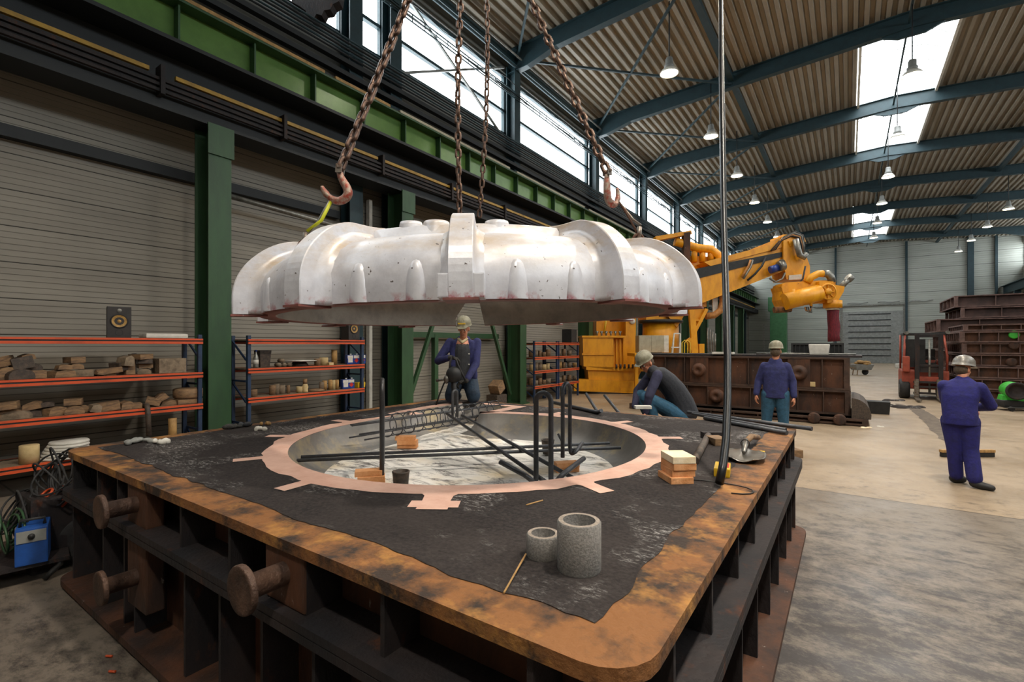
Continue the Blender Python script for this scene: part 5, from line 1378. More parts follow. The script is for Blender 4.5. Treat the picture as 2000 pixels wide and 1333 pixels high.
tag(B().box((0, 0, .065), (.7, .5, .13), None, .005).obj('timber_block', 'wood', None, (w.x, w.y, 0), TH), 'low timber block under the standing worker behind the box', 'timber')

# 4. worker at the right, pushing a broom
f = Fig('worker', 'worker at the right in royal blue overalls and silver helmet pushing a broom', 6.10, 6.62, 0)
qh = Quaternion((0, 0, 1), PI-.6) @ Quaternion((1, 0, 0), .15)
hc = V((.03, .14, 1.56))
el, cp, T = head_parts(hc, qh, 1.0)
a1 = (V((-.16, .05, 1.33)), V((-.15, .28, 1.12)), V((.08, .42, .98))); a2 = (V((.19, .05, 1.32)), V((.30, .16, 1.08)), V((.16, .38, 1.02)))
f.mesh('body', 'skin', cp+[(V((.02, .07, 1.36)), hc, .055, .055), (V((0, 0, .95)), V((.01, .04, 1.26)), .08, .07), (V((-.085, 0, .86)), V((-.06, .02, .5)), .06, .04), (V((-.06, .02, .5)), V((-.04, .04, .1)), .04, .035), (V((.085, 0, .86)), V((.10, -.02, .5)), .06, .04), (V((.10, -.02, .5)), V((.14, -.1, .1)), .04, .035), (V((-.15, .04, 1.33)), V((.18, .04, 1.33)), .05, .05)]
    + [(a[i], a[i+1], .045-.01*i, .036-.008*i) for a in (a1, a2) for i in (0, 1)] + hand_caps(a1[2], (.8, .3, 0), (0, -.3, -1), (0, .8, .3), .8) + hand_caps(a2[2], (-.6, .4, -.3), (0, .2, -1), (.2, .6, .6), .8), el, .009, 2)
f.mesh('hair', 'hair', [], [(T(0, .03, -.005), (.079, .082, .082))], .01, 1)
f.mesh('jacket', 'royal', [(V((0, .09, 1.42)), V((.05, .1, 1.42)), .06, .06)]
    + [(a[i], a[i+1], .082-.010*i, .07-.018*i) for a in (a1, a2) for i in (0, 1)], (), .011, 5,
    lofts=[[(V((0, -.02, .82)), .19, .15), (V((0, -.02, .92)), .185, .15), (V((-.01, 0, 1.06)), .185, .145), (V((0, .02, 1.22)), .20, .14), (V((.01, .05, 1.33)), .20, .12), (V((.02, .08, 1.41)), .13, .085), (V((.03, .10, 1.45)), .07, .065)]])
f.mesh('trousers', 'royal', [(V((-.085, 0, .86)), V((-.06, .02, .5)), .125, .09), (V((-.06, .02, .5)), V((-.04, .04, .12)), .088, .078), (V((.085, 0, .86)), V((.10, -.02, .5)), .125, .09), (V((.10, -.02, .5)), V((.14, -.1, .13)), .09, .085), (V((-.06, 0, .84)), V((.06, 0, .84)), .12, .12)], (), .012, 4)
f.mesh('boot', 'black', [(V((-.06, .06, .06)), V((.02, .12, .05)), .06, .05)], (), .012, 1)
f.mesh('boot', 'black', [(V((.14, -.1, .065)), V((.20, -.12, .05)), .06, .052), (V((.20, -.12, .05)), V((.30, -.14, .04)), .052, .04)], (), .012, 1)
helmet(f, T(0, 0, .062), qh, 'helmetsilver', s=1.08)
# broom
bp = onz(1889, 893, 0)
br_ = empty('broom', (bp.x, bp.y, 0), 'wide wooden broom on the floor in front of the right-hand worker', 'broom', None, TH)
B().box((0, 0, .10), (.9, .07, .045), None, .006).obj('broom_head', 'woodlight', br_)
B().box((0, 0, .045), (.88, .06, .08), None, 0).obj('bristles', 'black', br_)
hnd = f.r.matrix_basis @ V((.11, .42, 1.0)); br_m = Matrix.Translation(br_.location) @ Matrix.Rotation(TH, 4, 'Z')
B().cyl((0, 0, .12), br_m.inverted() @ hnd, .014, n=10).obj('handle', 'woodlight', br_)

# ================================================================== casting flasks stacked beyond the box
def flask(x0, x1, y0, y1, z0, z1, name, lab, m='rustbrown', m2='rustdark', nx=9, ny=5, cat='casting flask', trx=(), grp=None, rec=.12):
    o = empty(name, (x0, y0, z0), lab, cat, grp); L, D, H = x1-x0, y1-y0, z1-z0
    B().b2((rec, rec, 0), (L-rec, D-rec, H)).obj('wall', m, o)
    for z in (0, H-.045):
        B().b2((0, 0, z), (L, D, z+.045)).obj('flange', m2, o)
    for k in range(nx+1):
        x = .012+(L-.024)*k/nx
        B().b2((x-.011, 0.008, .045), (x+.011, rec, H-.045)).obj('stiffener', m2, o)
    for k in range(ny+1):
        y = .012+(D-.024)*k/ny
        for xx in ((.008, rec), (L-rec, L-.008)): B().b2((xx[0], y-.011, .045), (xx[1], y+.011, H-.045)).obj('stiffener', m2, o)
    for t in trx:
        B().b2((t-.25, .01, .05), (t+.25, rec, H-.05)).obj('trunnion_plate', m, o)
        B().lathe([(.2, 0), (.2, .03), (.13, .035), (.13, .12), (.17, .13), (.17, .16), (.06, .17), (.05, .14), (0, .14)], (t, .02, H/2), 22, Quaternion((1, 0, 0), PI/2)).obj('trunnion', m, o)
    return o
fy = 14.46
def X_(px): return ony(px, 700, fy).x
xr = X_(1660); xl = X_(1262)
zt = lambda py: ony(1640, py, fy).z
flask(xl, xr, fy, fy+1.7, .78, zt(699), 'casting_flask', 'long dark rusted casting flask, upper one of the stack behind the standing worker', 'rustbrown', 'flangebrown', trx=(X_(1365)-xl, X_(1560)-xl), nx=9)
flask(xl+.1, xr+.02, fy-.02, fy+1.7, .17, .775, 'casting_flask', 'long dark rusted casting flask, second from the top behind the standing worker', 'rustbrown', 'flangebrown', trx=(X_(1400)-xl-.1,), nx=9)
flask(xl-.3, xr+.35, fy-.6, fy+1.8, .02, .165, 'casting_flask', 'wide low casting flask at the bottom of the stack behind the standing worker', 'rustbrown', 'flangebrown', trx=(), nx=10)
for px in (1590, 1640):
    p = ony(px, 826, fy-.7); tag(B().lathe([(.13, 0), (.13, .1), (.1, .11), (0, .11)], (0, 0, .14), 22, Quaternion((1, 0, 0), PI/2)).obj('flask_roller', 'rustbrown', None, (ony(px, 674, fy-.64).x, fy-.62, 0)), 'round rusty roller on the floor at the foot of the far flask stack, %s one' % ('left' if px == 1590 else 'right'), 'roller')
tag(B().b2((0, 0, 0), (xr-xl+.3, 1.5, .05)).obj('steel_plate', 'rustdark', None, (xl-.05, fy+.15, zt(699)+.001)), 'flat dark steel plate with a long rod on top of the far flask stack', 'plate')
rod((X_(1470), fy+.6, zt(699)+.075), (X_(1672), fy+.6, zt(699)+.075), .025, 'long thin pale rod on top of the far flask stack', None, 'galv')
p = ony(1395, 700, fy+.35); tag(B().b2((0, 0, 0), (.55, .3, .06), .01).obj('white_sheet', 'whitecer', None, (p.x, p.y-.3, zt(699)+.052)), 'white sheet lying on the far flask stack beside the hose', 'sheet')
p = ony(1545, 700, fy+.9); flask(p.x, p.x+1.2, fy+.9, fy+1.6, zt(699)+.052, zt(699)+.36, 'black_flask', 'black slatted flask standing on top of the far flask stack', 'darkbeam', 'black', nx=12, ny=4, cat='casting flask', rec=.05)
p = ony(1600, 700, fy+.65); tag(B().box((0, 0, .14), (.42, .25, .28), None, .03, 1.12).obj('clear_tub', 'whitecer', None, (p.x, p.y, zt(699)+.055)), 'whitish plastic tub standing on the far flask stack', 'tub')
p = ony(1583, 745, fy-.03); tag(B().box((0, 0, .06), (.2, .07, .12), None, .004).obj('cream_block', 'cream', None, (p.x, fy+.05, .84)), 'cream block resting in a bay of the far upper flask', 'block')
p = onz(1692, 826, 0)
b = B(); prof_ = [(.62*math.sin(k/10*PI/2)*(1+.03*(k % 2)), .66*math.cos(k/10*PI/2)**.8) for k in range(11)]
b.prism([(x_, 0, z_) for x_, z_ in prof_]+[(0, 0, 0)], (0, 1.9, 0))
o = b.obj('draped_mat', 'graphite', None, (xr+.03, fy-.5, .168)); o.scale = (.6, 1, .72)
tag(o, 'dark ribbed mat draped at the right end of the far flask stack', 'mat')
p = onz(1688, 806, 0); tag(B().box((0, 0, .17), (.5, .4, .34), None, .01, 1.1).obj('dark_tub', 'black', None, (p.x+.3, p.y, 0)), 'black plastic tub on the floor right of the far flask stack', 'tub')

# ================================================================== yellow sand mixer with its articulated arm
def AT(px, py, Z): return atZ(px, py, Z)
mx_ = empty('sand_mixer', CF*17+CR*5.6, 'large yellow foundry sand mixer with an articulated arm and maroon chute', 'sand mixer', None, TH)
ORG = mx_.location.copy()
def L(px, py, Z):
    """point in the mixer frame (x image right, y away, z up)"""
    X = (px-1000)/FPX*Z; return Vector((X-5.6, Z-17, EYE+(HY-py)/FPX*Z))
ZA = 18.6
def plate(pts, Z, dep, name, m='yellowrust', par=None):
    b = B(); b.prism([L(px, py, Z) for px, py in pts], (0, dep, 0)); return b.obj(name, m, par or mx_)
# main arm: tapered box girder
arm = plate([(1330, 542), (1352, 600), (1545, 524), (1558, 512), (1552, 462), (1540, 458)], ZA, .75, 'main_arm')
plate([(1335, 530), (1345, 549), (1535, 500), (1535, 491)], ZA-.03, .03, 'arm_channel', 'black')
plate([(1300, 531), (1330, 521), (1340, 545), (1310, 560)], ZA, .75, 'arm_root')
plate([(1375, 512), (1388, 520), (1556, 476), (1550, 466)], ZA-.05, .8, 'arm_top_flange')
plate([(1530, 458), (1560, 460), (1582, 520), (1582, 548), (1536, 546), (1530, 510)], ZA-.12, .95, 'elbow_housing')
plate([(1540, 471), (1570, 462), (1574, 472), (1545, 482)], ZA-.18, 1.05, 'elbow_bracket')
plate([(1541, 538), (1566, 536), (1566, 546), (1541, 547)], ZA-.16, .04, 'name_plate', 'whitecer')
# motor and gearbox on the arm
B().cyl(L(1504, 528, ZA-.25), L(1519, 523, ZA-.25), .14, n=16).obj('motor', 'canblue', mx_)
B().cyl(L(1521, 521, ZA-.3), L(1531, 518, ZA-.3), .19, n=16).cyl(L(1527, 513, ZA-.4), L(1527, 513, ZA-.1), .12, n=14).obj('gearbox', 'galv', mx_)
for k, pts in enumerate(([(1470, 508), (1466, 522), (1458, 535), (1452, 545)], [(1466, 508), (1462, 520), (1454, 533), (1449, 542)], [(1496, 502), (1488, 520), (1475, 535), (1460, 548)])):
    B().tube([L(x, y, ZA-.15) for x, y in pts], .04, 6).obj('arm_hose', ['galv', 'tan', 'darkbeam'][k], mx_)
random.seed(9)
for k in range(5):
    o_ = k*2
    B().tube([L(1506+o_, 490-o_*.3, ZA-.1), L(1522+o_, 472-o_, ZA-.1), L(1545+o_, 461-o_, ZA-.15), L(1560+o_, 464-o_*.5, ZA-.2), L(1566+o_*.6, 480, ZA-.2), L(1567+o_*.4, 500, ZA-.2)], .035, 6).obj('elbow_hose', ['rubber', 'tan', 'darkbeam', 'galv', 'rubber'][k], mx_)
B().tube([L(1554, 468, ZA-.3), L(1558, 485, ZA-.35), L(1562, 498, ZA-.35), L(1570, 503, ZA-.35), L(1574, 495, ZA-.35)], .11, 10).obj('grey_duct', 'galv', mx_)
B().tube([L(1533, 533, ZA-.2), L(1528, 545, ZA-.2), L(1515, 551, ZA-.2), L(1503, 544, ZA-.2)], .04, 6).obj('loop_hose', 'galv', mx_)
# lower arm and mixing head
Zb = ZA-.6
plate([(1528, 556), (1536, 552), (1600, 548), (1632, 548), (1632, 590), (1600, 592), (1534, 604), (1526, 586)], Zb, .65, 'lower_arm')
plate([(1526, 560), (1600, 549), (1601, 558), (1530, 573)], Zb-.06, .75, 'lower_arm_flange')
B().cyl(L(1532, 590, Zb-.1), L(1600, 572, Zb-.1), .31, n=20).obj('mixing_trough', 'yellowrust', mx_)
B().cyl(L(1512, 606, Zb+.1), L(1544, 604, Zb+.1), .12, n=14).obj('end_drum', 'rust', mx_)
for px in (1550, 1566, 1584): B().cyl(L(px, 565, Zb-.2), L(px, 598, Zb-.2), .05, n=8).obj('tie_bolt', 'yellowrust', mx_)
plate([(1600, 550), (1628, 550), (1630, 582), (1604, 586)], Zb-.25, .5, 'gear_case')
b = B()
for k in range(8):
    an = 2*PI*k/8; c_ = L(1617, 570, Zb-.28); b.bar(c_, c_+V((math.cos(an)*.28, 0, math.sin(an)*.28)), .03, .04, (0, 1, 0))
b.lathe([(.12, 0), (.12, .05), (0, .05)], L(1617, 570, Zb-.28), 16, Quaternion((1, 0, 0), PI/2)); b.lathe([(.26, 0), (.3, 0), (.3, .04), (.26, .04)], L(1617, 570, Zb-.28), 20, Quaternion((1, 0, 0), PI/2)); b.obj('spoked_cover', 'yellowrust', mx_)
plate([(1628, 556), (1650, 560), (1648, 570), (1636, 590), (1616, 592), (1616, 580)], Zb-.15, .5, 'head_housing')
B().cyl(L(1642, 562, Zb), L(1660, 543, Zb), .1, n=14).cyl(L(1655, 541, Zb), L(1663, 547, Zb), .14, n=12).obj('head_cylinder', 'galv', mx_)
B().tube([L(1576, 553, Zb), L(1584, 542, Zb), L(1598, 535, Zb), L(1608, 535, Zb)], .13, 12).obj('sand_pipe', 'yellowrust', mx_)
B().tube([L(1607, 535, Zb), L(1616, 535, Zb), L(1622, 541, Zb), L(1625, 552, Zb)], .135, 12).obj('sand_pipe_end', 'galv', mx_)
B().cyl(L(1626, 588, Zb+.1), L(1626, 602, Zb+.1), .31, n=22).obj('chute_collar', 'yellowrust', mx_)
B().cyl(L(1626, 601, Zb+.1), L(1626, 606, Zb+.1), .22, n=22).obj('chute_band', 'white', mx_)
ch = [(1627, 605), (1627, 622), (1629, 640), (1628, 655), (1629, 667)]
B().tube([L(x, y, Zb+.1) for x, y in ch], [.20, .19, .2, .19, .205], 16).obj('fabric_chute', 'maroon', mx_)
for k in range(4): B().tube([L(1572+k*2, 600, Zb-.1), L(1574+k*2, 607+k, Zb-.1), L(1582+k, 608+k, Zb-.1), L(1586-k, 596, Zb-.1)], .025, 6).obj('loop_hose', ['tan', 'rubber', 'galv', 'rubber'][k], mx_)
B().tube([L(1573, 520, ZA-.5), L(1568, 545, ZA-.5), L(1556, 558, ZA-.6), L(1552, 570, ZA-.6)], .03, 6).obj('loop_hose', 'rubber', mx_)
# tower: gantry behind the ring, drum, column, brace, pipes
plate([(1280, 462), (1350, 450), (1352, 457), (1282, 470)], ZA+.4, .3, 'gantry_beam')
plate([(1336, 455), (1349, 453), (1347, 520), (1336, 515)], ZA+.38, .3, 'gantry_post', 'rustbrown')
B().tube([L(1318, 472, ZA+.6), L(1340, 478, ZA+.6), L(1362, 485, ZA+.6), L(1388, 487, ZA+.6), L(1404, 500, ZA+.6), L(1402, 516, ZA+.6)], .17, 12).obj('duct', 'yellowrust', mx_)
plate([(1345, 500), (1395, 502), (1400, 525), (1350, 535)], ZA+.7, .8, 'machine_block')
for px in (1356, 1372, 1388): B().cyl(L(px, 488, ZA+.65), L(px, 512, ZA+.65), .12, n=12).obj('filter_can', 'yellowrust', mx_)
B().cyl(L(1380, 516, ZA+.5), L(1398, 512, ZA+.5), .1, n=12).obj('motor', 'canblue', mx_)
B().cyl(L(1290, 692, ZA+1), L(1290, 632, ZA+1), .70, n=30).obj('slew_column', 'yellowrust', mx_)
B().cyl(L(1290, 632, ZA+1), L(1290, 626, ZA+1), .86, n=30).obj('slew_ring', 'black', mx_)
plate([(1262, 627), (1322, 627), (1330, 610), (1262, 606)], ZA+.6, 1.2, 'turret_base')
plate([(1322, 640), (1345, 602), (1380, 600), (1380, 590), (1300, 590), (1300, 612)], ZA+.4, .4, 'turret_plate')
b = B(); b.prism([L(x, y, ZA+.2) for x, y in ((1345, 605), (1382, 603), (1372, 620), (1352, 648))], (0, .1, 0)); b.obj('brace_plate', 'yellowrust', mx_)
B().bar(L(1350, 600, ZA+.1), L(1357, 688, ZA+.1), .16, .22).obj('brace_leg', 'yellowrust', mx_)
B().bar(L(1380, 604, ZA+.1), L(1356, 650, ZA+.1), .1, .12).bar(L(1356, 625, ZA+.1), L(1372, 627, ZA+.1), .05, .06).obj('brace_diagonal', 'yellowrust', mx_)
B().tube([L(1412, 560, ZA+.2), L(1412, 590, ZA+.2), L(1408, 606, ZA+.2), L(1395, 616, ZA+.2), L(1378, 618, ZA+.2)], .13, 12).obj('curved_duct', 'tan', mx_)
plate([(1392, 572), (1402, 570), (1402, 612), (1392, 612)], ZA+.3, .05, 'side_panel', 'white')
plate([(1344, 664), (1360, 655), (1364, 692), (1352, 692)], ZA, .3, 'foot_block')
plate([(1366, 672), (1376, 672), (1376, 690), (1366, 690)], ZA, .3, 'foot_block')
for k in range(4): B().cyl(L(1382+5*k, 688, ZA+.4), L(1382+5*k, 640+4*k, ZA+.4), .03, n=6).obj('cable_riser', 'galv', mx_)
# mixer bed on the floor: platform, tank block, cabinet, ladder
bd = empty('mixer_hopper', onz(1190, 770, 0), 'tall yellow hopper block with flanges standing on a wide yellow beam', 'hopper', None, TH)
og = bd.location; Zh = (og-CO).dot(CF); Xh = (og-CO).dot(CR)
def Lh(px, py, Z): return Vector(((px-1000)/FPX*Z-Xh, Z-Zh, EYE+(HY-py)/FPX*Z))
def pl2(pts, Z, dep, name, m='yellowrust'): return B().prism([Lh(a, c, Z) for a, c in pts], (0, dep, 0)).obj(name, m, bd)
pl2([(1121, 741), (1243, 745), (1243, 769), (1121, 764)], Zh, .5, 'base_beam')
pl2([(1148, 722), (1252, 726), (1243, 747), (1150, 743)], Zh+.1, 1.2, 'base_frame')
pl2([(1145, 716), (1258, 719), (1258, 726), (1145, 723)], Zh, 1.3, 'base_plate')
pl2([(1138, 657), (1198, 657), (1198, 723), (1140, 716)], Zh, 1.3, 'hopper_body')
pl2([(1137, 690), (1199, 690), (1199, 694), (1137, 694)], Zh-.04, 1.4, 'hopper_flange'); pl2([(1137, 656), (1222, 656), (1222, 660), (1137, 660)], Zh-.04, 1.4, 'hopper_flange')
pl2([(1198, 660), (1222, 660), (1222, 722), (1198, 722)], Zh+.25, 1.0, 'side_body')
for px in (1203, 1210, 1217): pl2([(px, 662), (px+2, 662), (px+2, 718), (px, 718)], Zh+.15, .1, 'side_rib', 'yellowrust')
for k in range(6): B().cyl(Lh(1166+9*k, 657, Zh+.2), Lh(1166+9*k, 647, Zh+.2), .035, n=8).cyl(Lh(1163+9*k, 649, Zh+.2), Lh(1169+9*k, 649, Zh+.2), .03, n=8).obj('valve', 'galv', bd)
for k in range(7): B().cyl(Lh(1204+8*k, 720, Zh-.05), Lh(1204+8*k, 712, Zh-.05), .04, n=8).obj('valve', 'graphite', bd)
pl2([(1165, 588), (1225, 588), (1225, 657), (1165, 657)], Zh+1.4, .8, 'tower_panel'); pl2([(1222, 590), (1242, 590), (1242, 722), (1222, 722)], Zh+.5, .6, 'tower_column')
B().lathe([(.11, 0), (.11, .04), (0, .04)], Lh(1235, 628, Zh+.48), 18, Quaternion((1, 0, 0), PI/2)).obj('gauge', 'white', bd)
B().cyl(Lh(1184, 626, Zh+1.2), Lh(1180, 652, Zh+1.2), .04, n=8).obj('tie_rod', 'yellow', bd)
p = AT(1277, 689, 17.6)
cb_ = empty('control_cabinet', (p.x, p.y, EYE+(HY-689)/FPX*17.6), 'beige two-door control cabinet on a yellow platform beside the mixer', 'cabinet', None, TH)
B().b2((-.54, 0, 0), (.37, .5, .62), .01).obj('cabinet_body', 'beige', cb_); B().b2((.37, -.0, .0), (.54, .5, .62), .01).obj('cabinet_side', 'white', cb_)
for x in (-.535, -.085): B().b2((x+.005, -.012, .01), (x+.44, 0, .61)).obj('door', 'beige', cb_)
pf = empty('mixer_platform', (p.x, p.y, 0), 'yellow platform ledge carrying the beige cabinet', 'platform', None, TH)
zc = cb_.location.z
B().b2((-.75, -.25, zc-.14), (.55, .9, zc-.03)).obj('deck', 'yellowrust', pf); B().b2((-.4, .0, zc-.03), (.3, .4, zc)).obj('support_block', 'black', pf)
for x in (-.6, .4): B().b2((x, .3, 0), (x+.12, .42, zc-.14)).obj('post', 'yellowrust', pf)
ld = empty('step_frame', (AT(1322, 690, 17.2)).to_2d().to_3d(), 'white tapered step frame standing beside the yellow column', 'steps', None, TH)
zl = EYE+(HY-690)/FPX*17.2; zh_ = EYE+(HY-652)/FPX*17.2
b = B(); 
for a, c in (((-.28, 0, 0), (-.1, 0, zh_)), ((.06, 0, 0), (.12, 0, zh_)), ((-.1, 0, zh_), (.12, 0, zh_)), ((-.2, 0, zl+.2), (.08, 0, zl+.2)), ((-.26, .3, 0), (-.1, 0, zh_)), ((.2, .3, 0), (.12, 0, zh_))): b.bar(a, c, .05, .04)
b.obj('frame', 'white', ld)
for k, px in enumerate((1332, 1337)):
    q_ = AT(px, 690, 17.6); o = B().tube([(0, 0, 0), (0, 0, 2.2*0+EYE+(HY-670)/FPX*17.6), (.1, 0, EYE+(HY-665)/FPX*17.6), (.2, 0, EYE+(HY-670)/FPX*17.6), (.2, 0, 0)], .02, 8).obj('hand_rail', 'yellow', None, (q_.x, q_.y, 0), TH)
    tag(o, 'yellow looped hand rail beside the white step frame, %s one' % ('left' if k == 0 else 'right'), 'rail')
# green pillar and ladder at the far left wall
p = onx(1525, 690, -7.6)
gp = empty('green_cabinet', (-6.35, 61.8, 0), 'bright green machine pillar at the far end of the left wall', 'machine')
B().b2((-.8, -1.2, 0), (.8, .0, 5.6)).obj('pillar_body', 'limedark', gp); B().b2((-1.0, -1.3, 5.6), (.6, .1, 7.2), .1).obj('pillar_head', 'limedark', gp)
lx = onx(1497, 674, -7.9)
o = B()
for s in (-.25, .25): o.bar((0, s, 0), (0, s, 4.2), .05, .05)
for k in range(14): o.bar((0, -.25, .3+.28*k), (0, .25, .3+.28*k), .03, .03)
tag(o.obj('ladder', 'galv', None, (-7.75, min(60.5, lx.y), 0)), 'grey ladder leaning at the far left wall', 'ladder')

# ================================================================== forklift truck
fk = onz(1812, 783, 0)
T_ = empty('forklift', (fk.x+.05, fk.y, 0), 'dull red forklift truck parked facing the camera in the middle distance', 'forklift', None, TH-.62)
s_ = 17.05/FPX                                   # metres per pixel at its distance
def fb(x0, y0, z0, x1, y1, z1, name, m, bev=.01): return B().b2((x0, y0, z0), (x1, y1, z1), bev).obj(name, m, T_)
fb(-.72, .4, .35, .55, 2.3, 1.0, 'chassis', 'forkred', .06)
fb(-.70, .25, .95, -.5, .6, 1.5, 'side_cowl', 'forkred', .05)
fb(-.55, 1.5, 1.0, .5, 2.4, 1.35, 'counterweight', 'forkred', .08)
for x0, x1 in ((-.78, -.50), (.42, .70)):
    xx = (x0+x1)/2
    w_ = B().lathe([(0, -.13), (.2, -.13), (.3, -.15), (.34, -.11), (.34, .11), (.3, .15), (.2, .13), (0, .13)], (xx, .62, .34), 26, Quaternion((0, 1, 0), PI/2)).obj('wheel', 'rubber', T_)
    B().lathe([(0, -.15), (.15, -.145), (.17, .0), (.15, .145), (0, .15)], (xx, .62, .34), 16, Quaternion((0, 1, 0), PI/2)).obj('wheel_hub', 'grey', w_)
    B().lathe([(0, -.12), (.2, -.12), (.26, -.12), (.28, -.08), (.28, .08), (.26, .12), (0, .12)], (xx*.85, 1.95, .28), 22, Quaternion((0, 1, 0), PI/2)).obj('wheel', 'rubber', T_)
for x in (-.66, .5):
    B().tube([(x, .55, .95), (x+.02, .62, 1.5), (x+.06*(1 if x < 0 else -1), .8, 2.28)], .035, 8).obj('cab_post', 'forkred', T_); B().tube([(x, 2.2, 1.0), (x, 2.15, 2.28)], .035, 8).obj('cab_post', 'forkred', T_)
fb(-.66, .75, 2.25, .56, 2.25, 2.33, 'cab_roof', 'black', .02)
B().b2((-.60, .7, 1.1), (-.05, .72, 2.1)).obj('windscreen_frame', 'black', T_)
for px in (-.3, .28): B().cyl((px*1.9, .58, 2.33), (px*1.9, .68, 2.33), .06, n=14).obj('work_light', 'galv', T_)
fb(-.2, 1.2, .95, .3, 1.6, 1.25, 'seat', 'black', .04); fb(-.2, 1.6, 1.1, .3, 1.72, 1.75, 'seat_back', 'black', .04)
B().tube([(.1+.16*math.cos(k*PI/8), .98+.05*math.sin(k*PI/8), 1.35+.14*math.sin(k*PI/8)) for k in range(16)], .014, 6, True).obj('steering_wheel', 'black', T_)
for x in (-.32, .30): fb(x-.05, .18, .06, x+.07, .34, 2.28, 'mast_rail', 'rustdark', .006)
fb(-.3, .2, 2.16, .35, .3, 2.26, 'mast_crossbar', 'rustdark'); fb(-.3, .2, 1.15, .35, .26, 1.22, 'mast_crossbar', 'rustdark'); fb(-.3, .2, .6, .35, .26, .8, 'mast_crossbar', 'forkred')
B().cyl((.02, .26, .2), (.02, .26, 2.1), .035, n=10).obj('lift_cylinder', 'galv', T_)
for z in (.2, .42, .58): fb(-.42, .1, z, .45, .16, z+.07, 'carriage_bar', 'rustdark', .004)
for x in (-.34, .25): B().b2((x-.06, .04, .06), (x+.06, .1, .72)).b2((x-.06, -.95, .05), (x+.06, .1, .09)).obj('fork', 'ironlight', T_)
fb(-.3, .24, .95, .35, .27, 1.12, 'grille', 'rustdark', 0)

# ================================================================== stacked flasks on the right
def Xp(px, y): return ony(px, 674, y).x
ys = 20.4
random.seed(4)
def zq(py, y, px): return ony(px, py, y).z
x0s = 3.55
y0s = 22.0
xa = Xp(1878, y0s)
zs = [0.02, .42, .80, 1.2, 1.6, 1.98, 2.36, 2.60]
labs = ['lowest', 'second from the floor', 'third from the floor', 'fourth from the floor', 'fifth from the floor', 'sixth from the floor', 'topmost']
for k in range(7):
    o = flask(xa+.05*math.sin(k*2.3), xa+5.5, y0s+.04*math.cos(k*1.9), y0s+3.0, zs[k], zs[k+1]-.015, 'casting_flask', 'rusty casting flask in the right-hand stack nearest the green heater, %s' % labs[k], 'rustbrown', 'rustpink', nx=12, ny=7, trx=(), grp=None)
xb_ = Xp(1842, 27.0)
for k, (z0, z1, dx) in enumerate(((.02, .9, 0), (.9, 1.7, .1), (1.7, 2.45, .1), (2.45, 3.0, -.2), (3.0, 3.45, .55), (3.45, 3.95, .35))):
    flask(xb_+dx, xb_+9, 27.0, 31.0, z0, z1-.02, 'casting_flask', 'large brown casting flask in the tall rear stack on the right, %s' % ['lowest', 'second', 'third', 'fourth', 'fifth', 'topmost'][k], 'rustpinkwall', 'rustpink', nx=7, ny=4)
for k, (px, py) in enumerate(((1983, 654), (1983, 675), (1978, 708))):
    p = ony(px, py, y0s-.1); tag(B().lathe([(.13, 0), (.13, .12), (.1, .13), (0, .13)], (0, 0, 0), 20, Quaternion((1, 0, 0), PI/2)).obj('flask_trunnion', 'limegreen' if k == 0 else 'rustbrown', None, (p.x, y0s+.12, p.z)), ['bright green painted trunnion end on the right-hand flask stack', 'brown trunnion end directly below the green one', 'lowest brown trunnion end on the right-hand flask stack'][k], 'trunnion')
# planks leaning
for k, (px, h_, m_) in enumerate(((1934, 1.25, 'woodlight'), (1941, 1.1, 'wood'), (1952, 1.55, 'board'))):
    p = onz(px, 778, 0); tag(B().box((0, 0, h_/2), (.2, .05, h_), Matrix.Rotation(-.08, 3, 'X')).obj('leaning_plank', m_, None, (p.x, p.y-.05, 0), TH), ['yellowish plank leaning on the right stack, left one', 'short brown plank leaning on the right stack', 'tallest grey-brown plank leaning on the right stack'][k], 'plank')
# green heater
hp_ = onz(1982, 802, 0)
ht = empty('space_heater', (hp_.x, hp_.y, 0), 'bright green cylindrical space heater on a black wheeled frame at the right edge', 'heater', None, TH)
q = Quaternion((0, 0, 1), -.55) @ Quaternion((1, 0, 0), PI/2)
B().lathe([(.0, -.42), (.16, -.42), (.22, -.36), (.24, -.25), (.24, .33), (.22, .36)], (.0, .05, .58), 30, q).obj('heater_body', 'limegreen', ht)
B().lathe([(.25, .33), (.25, .38), (.2, .385), (.17, .30), (.05, .28), (.0, .29)], (.0, .05, .58), 30, q).obj('outlet', 'rustdark', ht)
B().box((.0, .05, .36), (.6, .4, .16), -.55, .02, .9).obj('pedestal', 'limegreen', ht)
B().box((.05, .05, .2), (.85, .48, .2), -.2, .05).obj('fuel_tank', 'black', ht)
B().tube([(-.42, -.25, .1), (.5, -.3, .1), (.55, .3, .1), (-.42, .3, .1)], .02, 8, True).obj('frame', 'black', ht)
for x, y in ((-.32, -.22), (.38, -.22), (-.32, .28)): B().cyl((x, y-.03, .07), (x, y+.03, .07), .07, n=16).obj('wheel', 'rubber', ht)
# wheelbarrow and debris
wb = onz(1682, 733, 0)
wbr = empty('wheelbarrow', (wb.x, wb.y, 0), 'small wheelbarrow piled with pale rubble near the far door', 'wheelbarrow', None, TH)
B().box((0, 0, .5), (.9, .55, .35), None, .03, 1.3).obj('tray', 'grey', wbr); B().lathe([(.0, -.05), (.18, -.05), (.2, 0), (.18, .05), (0, .05)], (.25, 0, .2), 18, Quaternion((1, 0, 0), PI/2)).obj('wheel', 'rubber', wbr)
for s in (-.2, .2): B().bar((-.9, s, .5), (.3, s, .3), .04, .04).bar((-.35, s, .35), (-.4, s, 0), .04, .04).obj('handle', 'wood', wbr)
b = B(); random.seed(3)
for k in range(12): b.ell((random.uniform(-.45, .45), random.uniform(-.25, .25), .7+random.uniform(0, .15)), (random.uniform(.1, .2),)*2+(.1,), None, 8, 6)
b.obj('rubble', 'woodlight', wbr)
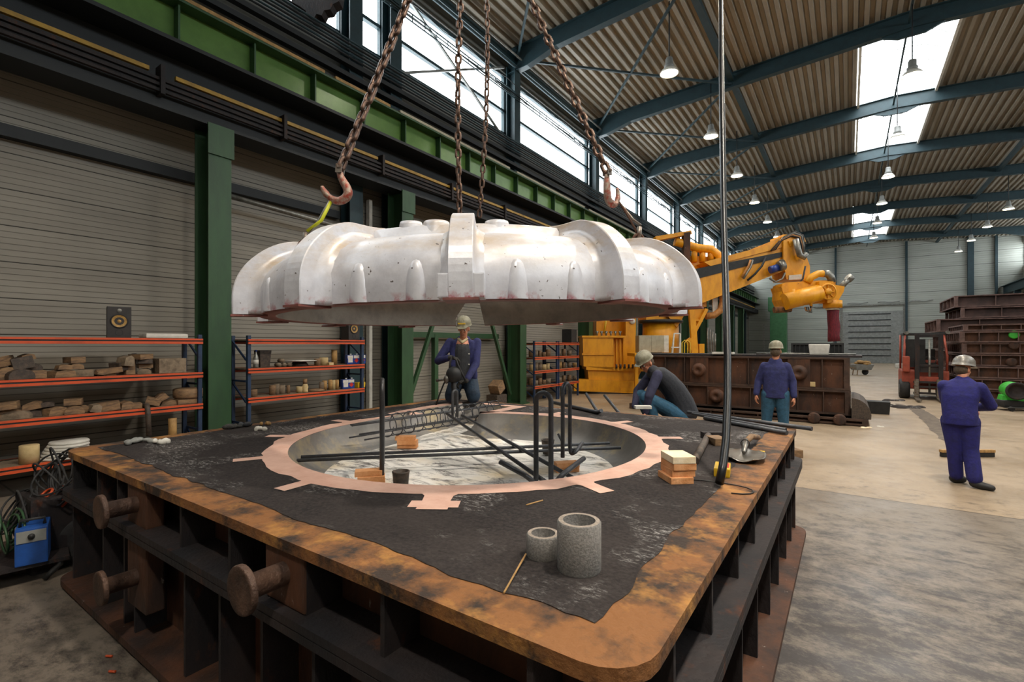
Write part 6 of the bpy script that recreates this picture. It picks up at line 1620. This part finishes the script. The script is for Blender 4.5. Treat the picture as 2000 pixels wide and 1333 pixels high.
def lump(px, py, s, name, m, lab, cat='rubble', n=5, seed=0):
    random.seed(seed); p = onz(px, py, 0); b = B()
    for k in range(n): b.ell((random.uniform(-.8, .8)*s, random.uniform(-.3, .3)*s, .0), (random.uniform(.3, .5)*s, random.uniform(.2, .35)*s, random.uniform(.1, .22)*s), None, 10, 6)
    o = b.obj(name, m, None, (p.x, p.y, 0), TH); md = o.modifiers.new('r', 'REMESH'); md.mode = 'VOXEL'; md.voxel_size = .02; md.use_smooth_shade = True
    return tag(o, lab, cat)
lump(1748, 783, .35, 'sand_heap', 'sand', 'small black sand heap on the floor left of the forklift', 'sand heap', 7, 1)
lump(1731, 794, .3, 'sand_heap', 'sand', 'dark sand lump on the floor below the black heap', 'sand heap', 4, 2)
lump(1775, 797, .4, 'sand_heap', 'sand', 'flat black sand smear on the floor in front of the forklift', 'sand heap', 8, 3)
lump(1690, 836, .16, 'stone_chip', 'brickpale', 'pale chips on the floor by the draped mat', 'chip', 4, 4)
lump(1715, 834, .12, 'stone_chip', 'white', 'small white chips right of the draped mat', 'chip', 3, 5)
lump(1768, 712, .8, 'rubble_heap', 'graphite', 'dark rubble at the foot of the far door post', 'rubble', 6, 6)
p = onz(1765, 720, 0); tag(B().box((0, 0, .2), (1.0, .6, .4), None, .1).obj('white_bag', 'white', None, (p.x, p.y, 0), TH), 'white bag on the floor left of the forklift in the distance', 'bag')
for k, (x, y) in enumerate(((1145, 770), (1181, 773))):
    a = AT(x, y, 8.6); e_ = onz([1172, 1214][k], [812, 816][k], .5); z_ = .25
    lo = AT([1162, 1204][k], [797, 801][k], 7.9)
    rod(lo+(lo-a)*.6, a, .026, 'black bar end sticking up behind the back edge of the box, %s one' % ('left' if k == 0 else 'right'), None, 'iron')

# dark dust trail on the floor between the forklift and the right-hand worker
random.seed(8); b = B(); pa = [onz(*q, .004) for q in ((1752, 789), (1790, 800), (1812, 815), (1832, 838), (1850, 862))]; L_, R_r = [], []
fine = [pa[i].lerp(pa[i+1], k/6) for i in range(4) for k in range(6)]+[pa[-1]]
for i, p in enumerate(fine):
    t_ = (fine[min(i+1, len(fine)-1)]-fine[max(i-1, 0)]).normalized(); nrm = V((-t_.y, t_.x, 0)); w_ = .16*math.sin(PI*(i+2)/(len(fine)+3))+random.uniform(0, .06)
    L_.append(b.bm.verts.new(p+nrm*w_)); R_r.append(b.bm.verts.new(p-nrm*w_))
for i in range(len(fine)-1): b.bm.faces.new((L_[i], R_r[i], R_r[i+1], L_[i+1]))
o = b.obj('sand_trail', 'dust', None); tag(o, 'long trail of dark sand on the floor left of the right-hand worker', 'sand trail')
